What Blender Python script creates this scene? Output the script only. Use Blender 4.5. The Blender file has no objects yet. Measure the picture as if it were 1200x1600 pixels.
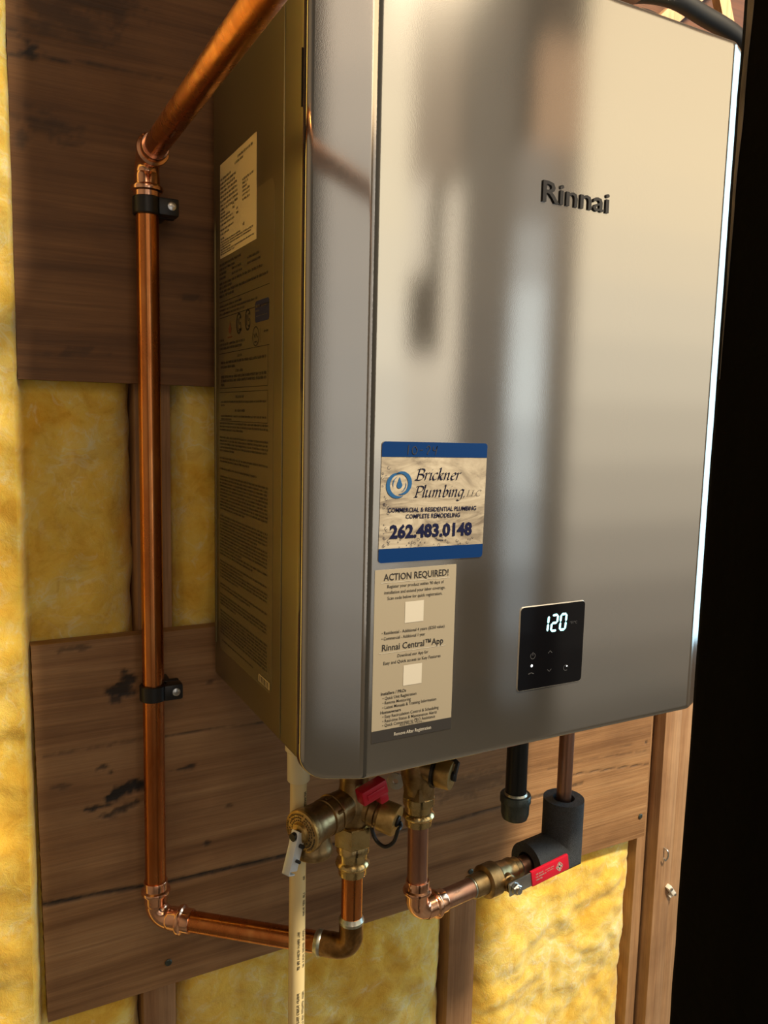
import bpy, bmesh, math, random
import numpy as np
from mathutils import Vector, Matrix, noise
R = random.Random(7)
SC = bpy.context.scene
COL = SC.collection
PI = math.pi

# ------------------------------------------------------------------ camera
cam_d = bpy.data.cameras.new('camera')
cam = bpy.data.objects.new('camera', cam_d); COL.objects.link(cam)
SC.camera = cam
YAW, PITCH, ROLL, FPX = 0.4899, -0.1217, 0.0233, 1231.27
Fv = Vector((math.sin(YAW)*math.cos(PITCH), math.cos(YAW)*math.cos(PITCH), math.sin(PITCH)))
R0 = Vector((math.cos(YAW), -math.sin(YAW), 0)); U0 = R0.cross(Fv)
Rv = R0*math.cos(ROLL)+U0*math.sin(ROLL); Uv = -R0*math.sin(ROLL)+U0*math.cos(ROLL)
mm = Matrix((Rv, Uv, -Fv)).transposed().to_4x4()
mm.translation = Vector((-0.2393, -0.858, 0.3062))
cam.matrix_world = mm
cam_d.sensor_fit = 'VERTICAL'; cam_d.sensor_height = 32.0
cam_d.lens = 32.0*FPX/1600.0
cam_d.clip_start = 0.02

# ------------------------------------------------------------------ world, lights, exposure
w = bpy.data.worlds.new('dim_garage_air'); SC.world = w; w.use_nodes = True
bg = w.node_tree.nodes['Background']
bg.inputs['Color'].default_value = (1.0, 0.70, 0.42, 1); bg.inputs['Strength'].default_value = 0.15
SC.view_settings.view_transform = 'Standard'; SC.view_settings.look = 'None'
SC.view_settings.gamma = 1.0; SC.view_settings.use_curve_mapping = False
SC.view_settings.exposure = 0.0

def area(name, loc, target, sx, sy, power, color):
    l = bpy.data.lights.new(name, 'AREA'); l.shape = 'RECTANGLE'; l.size = sx; l.size_y = sy
    l.energy = power; l.color = color
    o = bpy.data.objects.new(name, l); COL.objects.link(o); o.location = loc
    d = Vector(target)-Vector(loc)
    o.rotation_euler = d.to_track_quat('-Z', 'Y').to_euler()
    return o
area('key_light', (.69, -1.12, 1.50), (0.1, 0, 0.0), 0.22, 0.22, 84, (1.0, 0.83, 0.58))  # unseen overhead key, added in place of a window as the main light
# unseen area lights, added in strips to make the bands reflected in the cover
def reflection_light(name, x0, x1, z0, z1, radiance, color, y=-1.9, aim=(0.2, 0, 0.4)):
    c = ((x0+x1)/2, y, (z0+z1)/2); return area(name, c, (c[0], 0, c[2]), x1-x0, z1-z0, radiance*PI*(x1-x0)*(z1-z0), color)
def light_stack(name, x0, x1, knots, n=5):
    """one opening of added area lights for one reflected band, graded by height: knots = (height, r, g, b)"""
    zs = [k[0] for k in knots]
    for i in range(len(knots)-1):
        m = max(1, int(round((zs[i+1]-zs[i])/.22)))
        for j in range(m):
            t0, t1 = j/m, (j+1)/m; t = (t0+t1)/2; a_, b_ = knots[i], knots[i+1]
            c = [a_[q]+(b_[q]-a_[q])*t for q in (1, 2, 3)]; mxc = max(c)
            reflection_light(name, x0, x1, zs[i]+(zs[i+1]-zs[i])*t0, zs[i]+(zs[i+1]-zs[i])*t1, mxc, [q/mxc for q in c])
light_stack('reflection_light', .80, .985, [(-.60, .12, .12, .11), (-.1, .55, .54, .50), (.45, 1.5, 1.38, 1.12), (1.05, 1.65, 1.42, 1.0), (1.85, 1.0, .78, .54)])
light_stack('reflection_light', .985, 1.175, [(-.60, .06, .055, .05), (.0, .45, .42, .36), (.40, 1.35, 1.2, .95), (.50, 1.3, 1.15, .9)])
reflection_light('reflection_light', 1.105, 1.175, .50, 1.02, 1.45, (1.0, .88, .68))
reflection_light('reflection_light', .985, 1.055, .74, 1.02, 1.4, (1.0, .88, .68))
light_stack('reflection_light', .985, 1.165, [(1.02, .42, .32, .23), (1.75, .34, .24, .16)])
light_stack('reflection_light', 1.18, 1.38, [(-.2, .04, .04, .04), (.2, .12, .12, .12), (.9, .24, .21, .17), (1.75, .18, .14, .10)])
light_stack('reflection_light', 1.38, 1.53, [(-.7, .03, .03, .03), (-.2, .34, .40, .44), (.55, 1.35, 1.48, 1.48), (.95, .50, .47, .42), (1.2, .22, .18, .14)])
light_stack('reflection_light', 1.53, 1.645, [(-.4, .04, .035, .03), (.2, .16, .145, .12), (1.2, .34, .26, .19)])
reflection_light('reflection_light', 1.44, 1.645, 1.20, 1.55, .75, (1.0, .60, .33))
light_stack('warm_reflection_light', 1.65, 2.80, [(-1.0, .05, .046, .04), (-.3, .40, .36, .30), (.6, 1.35, 1.2, .92), (1.2, 1.8, 1.46, .95), (2.0, 1.75, 1.38, .86)])  # warm stack added for the wide bright band on the cover's right
light_stack('reflection_light', -.83, -.50, [(-.7, .12, .12, .115), (.3, .58, .57, .53), (1.1, .80, .70, .58), (1.75, 1.5, 1.2, .88)])  # added to brighten the cover's left chamfer
reflection_light('reflection_light', -.02, .22, -.6, 1.5, 1.3, (1.0, .95, .86), y=-2.9)  # this and the next two are added to brighten the cover's crease
reflection_light('reflection_light', -.45, -.04, -.6, 1.5, .5, (1.0, .93, .84), y=-2.9)
reflection_light('reflection_light', .24, .80, -.6, 1.5, .6, (1.0, .93, .84), y=-2.9)
area('fill_light', (-.3, -2.3, 1.50), (-.2, -1.9, 0), .9, .9, 7, (1.0, .70, .40))  # added warm fill that lifts the shaded parts, no lamp there
area('side_daylight', (2.3, -0.42, 0.58), (0.4, -0.3, 0.58), 1.1, 2.0, 25, (0.50, 0.80, 1.0))

# ------------------------------------------------------------------ helpers
class MB:
    def __init__(s): s.v = []; s.f = []
    def add(s, vs, fs):
        b = len(s.v); s.v += [tuple(x) for x in vs]; s.f += [tuple(i+b for i in f) for f in fs]
        return s
    def box(s, a, b, bev=0.0, mat=None):
        bm = bmesh.new(); bmesh.ops.create_cube(bm, size=1)
        a = Vector(a); b = Vector(b); c = (a+b)/2; d = b-a
        for v in bm.verts: v.co = Vector((v.co.x*d.x, v.co.y*d.y, v.co.z*d.z))+c
        if bev: bmesh.ops.bevel(bm, geom=bm.edges[:], offset=bev, segments=2, profile=0.6, affect='EDGES')
        if mat is not None: bmesh.ops.transform(bm, matrix=mat, verts=bm.verts[:])
        bm.verts.index_update()
        s.add([v.co.copy() for v in bm.verts], [[v.index for v in f.verts] for f in bm.faces]); bm.free()
        return s
    def lathe(s, p, d, prof, n=32, up=None, closed=False):
        p = Vector(p); d = Vector(d).normalized()
        u = Vector(up) if up else (Vector((0, 0, 1)) if abs(d.z) < .9 else Vector((1, 0, 0)))
        u = (u-d*u.dot(d)).normalized(); w_ = d.cross(u)
        vs = []; fs = []
        for (t, r) in prof:
            for k in range(n):
                a = 2*PI*k/n; vs.append(p+d*t+(u*math.cos(a)+w_*math.sin(a))*max(r, 1e-5))
        m = len(prof)
        for i in range(m-1 if not closed else m):
            j = (i+1) % m
            for k in range(n):
                k2 = (k+1) % n; fs.append((i*n+k, i*n+k2, j*n+k2, j*n+k))
        if not closed:
            fs.append(tuple(range(n-1, -1, -1))); fs.append(tuple((m-1)*n+k for k in range(n)))
        return s.add(vs, fs)
    def tube(s, pts, r, n=20, caps=True, inner=None):
        pts = [Vector(q) for q in pts]; m = len(pts); dirs = [(pts[i+1]-pts[i]).normalized() for i in range(m-1)]
        d0 = dirs[0]; u = Vector((0, 0, 1)) if abs(d0.z) < .9 else Vector((1, 0, 0))
        u = (u-d0*u.dot(d0)).normalized()
        rings = []
        radii = [r] if inner is None else [r, inner]
        allr = [[] for _ in radii]
        for i in range(m):
            if i == 0: t = dirs[0]; di = dirs[0]
            elif i == m-1: t = dirs[-1]; di = dirs[-1]
            else: t = (dirs[i-1]+dirs[i]).normalized(); di = dirs[i-1]
            if i > 0:
                dp = dirs[i-1]; 
                if i >= 2:
                    q = dirs[i-2].rotation_difference(dp); u = q @ u
            uu = (u-di*u.dot(di)).normalized(); ww = di.cross(uu)
            for q_, rr in enumerate(radii):
                rr_ = rr(i) if callable(rr) else rr
                ring = []
                for k in range(n):
                    a = 2*PI*k/n; off = (uu*math.cos(a)+ww*math.sin(a))*rr_
                    x = di.dot(t)
                    off = off-di*(off.dot(t)/x)     # slide along the incoming direction onto the mitre plane
                    ring.append(pts[i]+off)
                allr[q_].append(ring)
        base = []
        for q_, rg in enumerate(allr):
            vs = [x for ring in rg for x in ring]; fs = []
            for i in range(m-1):
                for k in range(n):
                    k2 = (k+1) % n; f = (i*n+k, i*n+k2, (i+1)*n+k2, (i+1)*n+k)
                    fs.append(f if q_ == 0 else f[::-1])
            base.append(len(s.v)); s.add(vs, fs)
        if inner is None:
            if caps:
                b = base[0]
                s.f.append(tuple(b+k for k in range(n-1, -1, -1))); s.f.append(tuple(b+(m-1)*n+k for k in range(n)))
        else:
            for e in (0, m-1):
                for k in range(n):
                    k2 = (k+1) % n
                    f = (base[0]+e*n+k, base[1]+e*n+k, base[1]+e*n+k2, base[0]+e*n+k2)
                    s.f.append(f if e == 0 else f[::-1])
        return s
    def quad(s, a, b, c, d): return s.add([a, b, c, d], [(0, 1, 2, 3)])

def arc(p0, p1, p2, rad, n=8):
    """points of a rounded corner at p1 (bend radius rad)"""
    p0, p1, p2 = map(Vector, (p0, p1, p2)); a = (p0-p1).normalized(); b = (p2-p1).normalized()
    ang = a.angle(b); t = rad/math.tan(ang/2); s0 = p1+a*t; s1 = p1+b*t
    c = p1+(a+b).normalized()*(rad/math.sin(ang/2)); out = []
    v0 = s0-c; v1 = s1-c; th = v0.angle(v1)
    for i in range(n+1):
        x = i/n; out.append(c+(v0*math.sin((1-x)*th)+v1*math.sin(x*th))/math.sin(th))
    return out

def smooth3(pts, k=6):
    out = []; P = [Vector(pts[0])]+[Vector(q) for q in pts]+[Vector(pts[-1])]
    for i in range(1, len(P)-2):
        for s in range(k):
            t = s/k; p0, p1, p2, p3 = P[i-1], P[i], P[i+1], P[i+2]
            out.append(.5*((2*p1)+(-p0+p2)*t+(2*p0-5*p1+4*p2-p3)*t*t+(-p0+3*p1-3*p2+p3)*t**3))
    out.append(Vector(pts[-1])); return out

def origin_of(o):
    v = Vector((0, 0, 0))
    while o is not None: v += o.location; o = o.parent
    return v

def obj(name, mb, mat, parent=None, smooth=35, flat=False):
    me = bpy.data.meshes.new(name)
    if parent is None:
        vs = np.array(mb.v); org = Vector(((vs[:, 0].min()+vs[:, 0].max())/2, (vs[:, 1].min()+vs[:, 1].max())/2, vs[:, 2].min()))
    else: org = origin_of(parent)
    me.from_pydata([(v[0]-org.x, v[1]-org.y, v[2]-org.z) for v in mb.v], [], mb.f)
    me.update()
    if not flat:
        me.polygons.foreach_set('use_smooth', [True]*len(me.polygons))
        me.set_sharp_from_angle(angle=math.radians(smooth))
    me.materials.append(mat)
    o = bpy.data.objects.new(name, me); COL.objects.link(o)
    if parent is None: o.location = org
    else: o.parent = parent
    return o
def tag(o, label, cat, group=None):
    o['label'] = label; o['category'] = cat
    if group: o['group'] = group
    return o
def thing(name, label, cat, loc, group=None):
    o = bpy.data.objects.new(name, None); COL.objects.link(o); o.location = loc; o.empty_display_size = .02
    return tag(o, label, cat, group)
def struct(name, mb, mat, parent=None, flat=False):
    o = obj(name, mb, mat, parent, flat=flat)
    if parent is None: o['kind'] = 'structure'
    return o

# ------------------------------------------------------------------ materials
def newmat(name):
    m = bpy.data.materials.new(name); m.use_nodes = True
    nt = m.node_tree; return m, nt, nt.nodes['Principled BSDF']
def N(nt, t, **kw):
    n = nt.nodes.new(t)
    for k, v in kw.items():
        if k in n.inputs: n.inputs[k].default_value = v
        else: setattr(n, k, v)
    return n
def ramp(nt, fac, stops):
    n = nt.nodes.new('ShaderNodeValToRGB'); cr = n.color_ramp
    while len(cr.elements) < len(stops): cr.elements.new(.5)
    for e, (p, c) in zip(cr.elements, stops): e.position = p; e.color = (*c, 1) if len(c) == 3 else c
    nt.links.new(fac, n.inputs['Fac']); return n
def coords(nt, scale=(1, 1, 1)):
    tc = nt.nodes.new('ShaderNodeTexCoord'); mp = nt.nodes.new('ShaderNodeMapping'); mp.inputs['Scale'].default_value = scale
    nt.links.new(tc.outputs['Object'], mp.inputs['Vector']); return mp.outputs['Vector']
def plain(name, col, rough=.5, metal=0.0, bump=0.0, bscale=300, var=0.0, vscale=(20, 20, 20), coat=0.0, emit=None, spec=None):
    m, nt, b = newmat(name)
    b.inputs['Base Color'].default_value = (*col, 1); b.inputs['Roughness'].default_value = rough; b.inputs['Metallic'].default_value = metal
    if coat: b.inputs['Coat Weight'].default_value = coat; b.inputs['Coat Roughness'].default_value = .08
    if spec is not None: b.inputs['Specular IOR Level'].default_value = spec
    if emit: b.inputs['Emission Color'].default_value = (*emit[0], 1); b.inputs['Emission Strength'].default_value = emit[1]
    if var:
        t = N(nt, 'ShaderNodeTexNoise', Scale=1.0, Detail=5.0, Roughness=.65); nt.links.new(coords(nt, vscale), t.inputs['Vector'])
        r = ramp(nt, t.outputs['Fac'], [(.3, tuple(c*(1-var) for c in col)), (.7, tuple(min(1, c*(1+var)) for c in col))])
        nt.links.new(r.outputs['Color'], b.inputs['Base Color'])
    if bump:
        t = N(nt, 'ShaderNodeTexNoise', Scale=float(bscale), Detail=3.0); nt.links.new(coords(nt), t.inputs['Vector'])
        bp = N(nt, 'ShaderNodeBump', Strength=bump, Distance=.001); nt.links.new(t.outputs['Fac'], bp.inputs['Height']); nt.links.new(bp.outputs['Normal'], b.inputs['Normal'])
    return m
def wood(name, c0, c1, c2, axis='x', rough=.65, stain=False, gscale=1.0):
    m, nt, b = newmat(name); L = nt.links.new
    lo, hi = 1.3*gscale, 26.0*gscale
    sc = {'x': (lo, hi, hi), 'z': (hi, hi, lo)}[axis]
    n1 = N(nt, 'ShaderNodeTexNoise', Scale=1.0, Detail=6.0, Roughness=.62, Distortion=.6); L(coords(nt, sc), n1.inputs['Vector'])
    sc2 = {'x': (6*gscale, 240*gscale, 240*gscale), 'z': (240*gscale, 240*gscale, 6*gscale)}[axis]
    n2 = N(nt, 'ShaderNodeTexNoise', Scale=1.0, Detail=4.0, Roughness=.7); L(coords(nt, sc2), n2.inputs['Vector'])
    n3 = N(nt, 'ShaderNodeTexNoise', Scale=7.0*gscale, Detail=4.0, Roughness=.6); L(coords(nt), n3.inputs['Vector'])
    r = ramp(nt, n1.outputs['Fac'], [(.28, c0), (.5, c1), (.72, c2)])
    r2 = ramp(nt, n2.outputs['Fac'], [(.35, (.72, .70, .68)), (.6, (1, 1, 1))])
    mx = N(nt, 'ShaderNodeMix', data_type='RGBA', blend_type='MULTIPLY'); mx.inputs[0].default_value = .8
    L(r.outputs['Color'], mx.inputs[6]); L(r2.outputs['Color'], mx.inputs[7])
    r3 = ramp(nt, n3.outputs['Fac'], [(.32, (.62, .58, .55)), (.6, (1, 1, 1))])
    mx2 = N(nt, 'ShaderNodeMix', data_type='RGBA', blend_type='MULTIPLY'); mx2.inputs[0].default_value = .7
    L(mx.outputs[2], mx2.inputs[6]); L(r3.outputs['Color'], mx2.inputs[7])
    out = mx2.outputs[2]
    if stain:
        at = N(nt, 'ShaderNodeAttribute', attribute_name='stain')
        mx3 = N(nt, 'ShaderNodeMix', data_type='RGBA'); L(at.outputs['Fac'], mx3.inputs[0]); L(out, mx3.inputs[6]); mx3.inputs[7].default_value = (.012, .008, .006, 1)
        out = mx3.outputs[2]
    L(out, b.inputs['Base Color']); b.inputs['Roughness'].default_value = rough
    bp = N(nt, 'ShaderNodeBump', Strength=.35, Distance=.002); L(n2.outputs['Fac'], bp.inputs['Height']); L(bp.outputs['Normal'], b.inputs['Normal'])
    return m
def copper(name, c0, c1, c2, rough=.25, vs=(30, 30, 7)):
    m, nt, b = newmat(name); L = nt.links.new
    n1 = N(nt, 'ShaderNodeTexNoise', Scale=1.0, Detail=6.0, Roughness=.6, Distortion=.3); L(coords(nt, vs), n1.inputs['Vector'])
    r = ramp(nt, n1.outputs['Fac'], [(.3, c0), (.52, c1), (.72, c2)])
    L(r.outputs['Color'], b.inputs['Base Color']); b.inputs['Metallic'].default_value = 1.0
    r2 = ramp(nt, n1.outputs['Fac'], [(.3, (rough+.15,)*3), (.7, (rough-.05,)*3)])
    L(r2.outputs['Color'], b.inputs['Roughness'])
    return m

def insulation_mat():
    m, nt, b = newmat('yellow_fibreglass'); L = nt.links.new
    n1 = N(nt, 'ShaderNodeTexNoise', Scale=11.0, Detail=8.0, Roughness=.62, Distortion=.9); L(coords(nt), n1.inputs['Vector'])
    n2 = N(nt, 'ShaderNodeTexNoise', Scale=42.0, Detail=8.0, Roughness=.68, Distortion=.7); L(coords(nt, (1, 1, 1)), n2.inputs['Vector'])
    n3 = N(nt, 'ShaderNodeTexNoise', Scale=1.0, Detail=5.0, Roughness=.7, Distortion=2.0); L(coords(nt, (240, 240, 170)), n3.inputs['Vector'])
    r = ramp(nt, n1.outputs['Fac'], [(.3, (.85, .49, .05)), (.48, (.94, .66, .12)), (.70, (.97, .79, .27))])
    r2 = ramp(nt, n2.outputs['Fac'], [(.34, (.84, .74, .55)), (.5, (1, 1, 1)), (.7, (1.0, 1.0, 1.0))])
    mx = N(nt, 'ShaderNodeMix', data_type='RGBA', blend_type='MULTIPLY'); mx.inputs[0].default_value = .75
    L(r.outputs['Color'], mx.inputs[6]); L(r2.outputs['Color'], mx.inputs[7])
    pale = ramp(nt, n2.outputs['Fac'], [(.56, (0, 0, 0)), (.74, (.75, .75, .75))])
    mx2 = N(nt, 'ShaderNodeMix', data_type='RGBA'); L(pale.outputs['Color'], mx2.inputs[0]); L(mx.outputs[2], mx2.inputs[6]); mx2.inputs[7].default_value = (.95, .88, .58, 1)
    n4 = N(nt, 'ShaderNodeTexNoise', Scale=27.0, Detail=3.0, Roughness=.6, Distortion=1.2); L(coords(nt), n4.inputs['Vector'])
    sb = N(nt, 'ShaderNodeMath', operation='SUBTRACT'); L(n4.outputs['Fac'], sb.inputs[0]); sb.inputs[1].default_value = .5
    ab = N(nt, 'ShaderNodeMath', operation='ABSOLUTE'); L(sb.outputs[0], ab.inputs[0])
    wr = ramp(nt, ab.outputs[0], [(.0, (.42, .42, .42)), (.05, (0, 0, 0))])
    gate = ramp(nt, n1.outputs['Fac'], [(.46, (0, 0, 0)), (.62, (1, 1, 1))])
    wm = N(nt, 'ShaderNodeMath', operation='MULTIPLY'); L(wr.outputs['Color'], wm.inputs[0]); L(gate.outputs['Color'], wm.inputs[1])
    mx3 = N(nt, 'ShaderNodeMix', data_type='RGBA'); L(wm.outputs[0], mx3.inputs[0]); L(mx2.outputs[2], mx3.inputs[6]); mx3.inputs[7].default_value = (.97, .92, .70, 1)
    L(mx3.outputs[2], b.inputs['Base Color']); b.inputs['Roughness'].default_value = .9
    b.inputs['Specular IOR Level'].default_value = .1; b.inputs['Sheen Weight'].default_value = .25; b.inputs['Sheen Roughness'].default_value = .5
    b.inputs['Subsurface Weight'].default_value = .35; b.inputs['Subsurface Radius'].default_value = (.02, .012, .004); b.inputs['Subsurface Scale'].default_value = .5
    ad = N(nt, 'ShaderNodeMath', operation='MULTIPLY_ADD'); L(n3.outputs['Fac'], ad.inputs[0]); ad.inputs[1].default_value = .35; L(n2.outputs['Fac'], ad.inputs[2])
    bp = N(nt, 'ShaderNodeBump', Strength=.5, Distance=.005); L(ad.outputs[0], bp.inputs['Height']); L(bp.outputs['Normal'], b.inputs['Normal'])
    return m

def silver_mat(name, col, metal, rough, coat=.0, spark=.06, aniso=0.0):
    m, nt, b = newmat(name); L = nt.links.new
    b.inputs['Base Color'].default_value = (*col, 1); b.inputs['Metallic'].default_value = metal; b.inputs['Roughness'].default_value = rough
    b.inputs['Coat Weight'].default_value = coat; b.inputs['Coat Roughness'].default_value = .10
    if aniso:
        b.inputs['Anisotropic'].default_value = aniso; b.inputs['Anisotropic Rotation'].default_value = .25
        tg = N(nt, 'ShaderNodeTangent', direction_type='RADIAL', axis='Z'); L(tg.outputs['Tangent'], b.inputs['Tangent'])
    n = N(nt, 'ShaderNodeTexNoise', Scale=1400.0, Detail=2.0); L(coords(nt), n.inputs['Vector'])
    bp = N(nt, 'ShaderNodeBump', Strength=spark, Distance=.0004); L(n.outputs['Fac'], bp.inputs['Height']); L(bp.outputs['Normal'], b.inputs['Normal'])
    return m

M = {}
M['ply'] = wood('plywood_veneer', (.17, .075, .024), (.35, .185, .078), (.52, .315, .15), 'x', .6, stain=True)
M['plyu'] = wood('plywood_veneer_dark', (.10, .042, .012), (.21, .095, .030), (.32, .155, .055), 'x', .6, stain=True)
M['stud'] = wood('stud_pine', (.35, .18, .085), (.48, .28, .145), (.60, .38, .21), 'z', .65, gscale=1.2)
M['joist'] = wood('joist_pine', (.22, .09, .03), (.40, .18, .06), (.55, .28, .11), 'x', .6)
M['sheath'] = wood('sheathing', (.10, .05, .02), (.16, .085, .035), (.22, .12, .06), 'x', .8)
M['insul'] = insulation_mat()
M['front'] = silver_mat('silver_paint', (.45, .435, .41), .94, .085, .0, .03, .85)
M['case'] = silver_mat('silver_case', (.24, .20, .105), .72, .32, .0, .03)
M['film'] = plain('label_film', (.25, .205, .095), .32, .45)
M['ink'] = plain('print_ink', (.02, .018, .02), .5)
M['inkblue'] = plain('print_navy', (.012, .02, .075), .45)
M['inkred'] = plain('print_red', (.18, .05, .02), .5)
M['rate'] = plain('rating_paper', (.85, .70, .38), .5)
M['white'] = plain('print_white', (.48, .45, .39), .5)
M['mink'] = plain('magnet_navy', (.003, .026, .115), .4, spec=.12)
M['mtext'] = plain('magnet_text', (.008, .010, .038), .5, spec=.1)
M['mblue'] = plain('magnet_blue', (.010, .075, .21), .4)
M['paper'] = plain('sticker_paper', (.28, .245, .185), .55)
M['pband'] = plain('sticker_band', (.030, .028, .028), .55, spec=.15)
M['dark_gap'] = plain('dark_gap', (.006, .006, .006), .8)
M['glass'] = plain('display_glass', (.003, .003, .004), .07, 0, spec=.2)
M['bezel'] = plain('bezel_metal', (.62, .60, .56), .3, .8)
M['led'] = plain('led', (.2, .9, 1), .5, emit=((.50, .92, 1.0), 2.0))
M['ledw'] = plain('led_white', (1, 1, 1), .5, emit=((.8, .9, 1.0), 2.5))
M['icon'] = plain('icon_grey', (.05, .05, .055), .5)
M['logo'] = plain('logo_metal', (.06, .06, .065), .22, .9)
M['pipe'] = copper('old_copper', (.34, .10, .025), (.56, .20, .06), (.74, .34, .12), .22)
M['pipeb'] = copper('dull_copper', (.30, .15, .10), (.50, .28, .20), (.60, .38, .28), .30)
M['press'] = copper('new_copper', (.78, .40, .24), (.88, .50, .32), (.92, .58, .40), .14, (60, 60, 60))
M['oldelb'] = copper('soldered_elbow', (.10, .055, .02), (.28, .15, .05), (.42, .28, .14), .3, (60, 60, 60))
M['solder'] = copper('solder', (.30, .36, .30), (.55, .55, .48), (.70, .66, .58), .3, (120, 120, 120))
M['brass'] = copper('bronze_body', (.22, .14, .06), (.36, .25, .12), (.48, .35, .18), .34, (70, 70, 70))
M['brass2'] = copper('bright_brass', (.42, .31, .13), (.60, .46, .22), (.70, .57, .32), .2, (70, 70, 70))
M['brasscap'] = copper('cap_brass', (.42, .27, .09), (.55, .38, .15), (.66, .48, .22), .38, (90, 90, 90))
M['lever'] = plain('lever_steel', (.75, .82, .88), .35, .45)
M['joistd'] = wood('old_joist', (.035, .012, .004), (.085, .028, .009), (.14, .054, .018), 'x', .6)
M['steel'] = plain('zinc_steel', (.62, .64, .65), .28, 1.0, var=.15, vscale=(120, 120, 120))
M['red'] = plain('red_vinyl', (.55, .012, .035), .3, var=.1)
M['black'] = plain('black_rubber', (.008, .008, .009), .38)
M['iron'] = plain('black_iron', (.012, .014, .014), .32, .3, bump=.2)
M['capiron'] = plain('cap_iron', (.07, .085, .078), .38, .6, bump=.3, bscale=400, var=.3, vscale=(100, 100, 100))
M['foam'] = plain('foam_rubber', (.050, .055, .062), .75, bump=1.0, bscale=900, var=.35, vscale=(500, 500, 500))
M['cpvc'] = plain('cream_cpvc', (.80, .65, .34), .36, var=.06, vscale=(40, 40, 8))
M['cream'] = plain('cream_fitting', (.85, .74, .46), .4)
M['white_plastic'] = plain('white_plastic', (.80, .76, .68), .45)
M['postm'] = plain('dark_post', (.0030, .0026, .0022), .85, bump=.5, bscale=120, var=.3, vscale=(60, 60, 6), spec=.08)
M['lightened'] = plain('lit_edge', (.20, .17, .13), .85, bump=.8, bscale=200, var=.5, vscale=(90, 90, 25))  # pale tone stands in for light on the post's corner
M['concrete'] = plain('concrete', (.13, .118, .10), .85, bump=.3, bscale=60, var=.2, vscale=(3, 3, 3))
M['drywall'] = plain('dim_drywall', (.30, .25, .20), .9)

# ------------------------------------------------------------------ text
_fc = {}
def glyph_mesh(body, bold=0.0, shear=0.0):
    k = (body, bold, shear)
    if k in _fc: return _fc[k]
    cu = bpy.data.curves.new('lettering_source', 'FONT'); cu.body = body; cu.size = 1.0; cu.offset = bold; cu.shear = shear
    cu.resolution_u = 2; cu.fill_mode = 'BOTH'
    o = bpy.data.objects.new('lettering_source', cu)
    me = bpy.data.meshes.new_from_object(o)
    vs = np.array([v.co[:] for v in me.vertices]) if len(me.vertices) else np.zeros((0, 3)); fs = [tuple(p.vertices) for p in me.polygons]
    bpy.data.meshes.remove(me); bpy.data.objects.remove(o); bpy.data.curves.remove(cu)
    _fc[k] = (vs, fs); return _fc[k]
def letters(mb, body, x0, x1, z0, h, frame, bold=0.0, shear=0.0, align='fit', ext=0.0):
    """body set so that it spans x0..x1 (or only starts/centres there) with cap height h on base line z0; frame(x, z, d) -> world point"""
    vs, fs = glyph_mesh(body, bold, shear)
    if not len(vs): return
    cap = 0.69; sx = sz = h/cap
    a, b = vs[:, 0].min(), vs[:, 0].max()
    if align == 'fit': sx = (x1-x0)/(b-a); ox = x0-a*sx
    elif align == 'left': ox = x0-a*sx
    else: ox = (x0+x1)/2-(a+b)/2*sx
    pts = [(ox+v[0]*sx, z0+v[1]*sz) for v in vs]
    mb.add([frame(x, z, 0) for x, z in pts], fs)
    if ext:
        n = len(pts); from collections import Counter
        ec = Counter()
        for f in fs:
            for i in range(len(f)): ec[(f[i], f[(i+1) % len(f)])] += 1
        side = [(i, j) for (i, j) in ec if (j, i) not in ec]
        vv = [frame(x, z, 0) for x, z in pts]+[frame(x, z, ext) for x, z in pts]
        mb.add(vv, [(j, i, i+n, j+n) for i, j in side])
def stroke(mb, pts, frame, wfun, d=0.0):
    """flat ribbon along pts (x,z) with nib vector wfun"""
    a = [frame(x-wfun[0], z-wfun[1], d) for x, z in pts]; b = [frame(x+wfun[0], z+wfun[1], d) for x, z in pts]
    n = len(pts); mb.add(a+b, [(i, i+1, n+i+1, n+i) for i in range(n-1)])
def ribbon(mb, pts, width, frame, d=0.0, closed=False):
    n = len(pts); A = []; B = []
    for i in range(n):
        p0 = pts[i-1] if (i > 0 or closed) else pts[i]; p1 = pts[(i+1) % n] if (i < n-1 or closed) else pts[i]
        tx, tz = p1[0]-p0[0], p1[1]-p0[1]; l = math.hypot(tx, tz) or 1; w_ = width[i] if isinstance(width, list) else width
        nx, nz = -tz/l*w_/2, tx/l*w_/2
        A.append(frame(pts[i][0]+nx, pts[i][1]+nz, d)); B.append(frame(pts[i][0]-nx, pts[i][1]-nz, d))
    fs = [(i, (i+1) % n, n+(i+1) % n, n+i) for i in range(n if closed else n-1)]
    mb.add(A+B, [f[::-1] for f in fs])
def catmull(pts, k=5):
    if len(pts) < 3:
        return [(pts[0][0]+(pts[-1][0]-pts[0][0])*i/k, pts[0][1]+(pts[-1][1]-pts[0][1])*i/k) for i in range(k+1)]
    P = [pts[0]]+list(pts)+[pts[-1]]; out = []
    for i in range(1, len(P)-2):
        for s in range(k):
            t = s/k; o = []
            for a in (0, 1):
                p0, p1, p2, p3 = P[i-1][a], P[i][a], P[i+1][a], P[i+2][a]
                o.append(.5*((2*p1)+(-p0+p2)*t+(2*p0-5*p1+4*p2-p3)*t*t+(-p0+3*p1-3*p2+p3)*t**3))
            out.append(tuple(o))
    out.append(pts[-1]); return out
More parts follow.
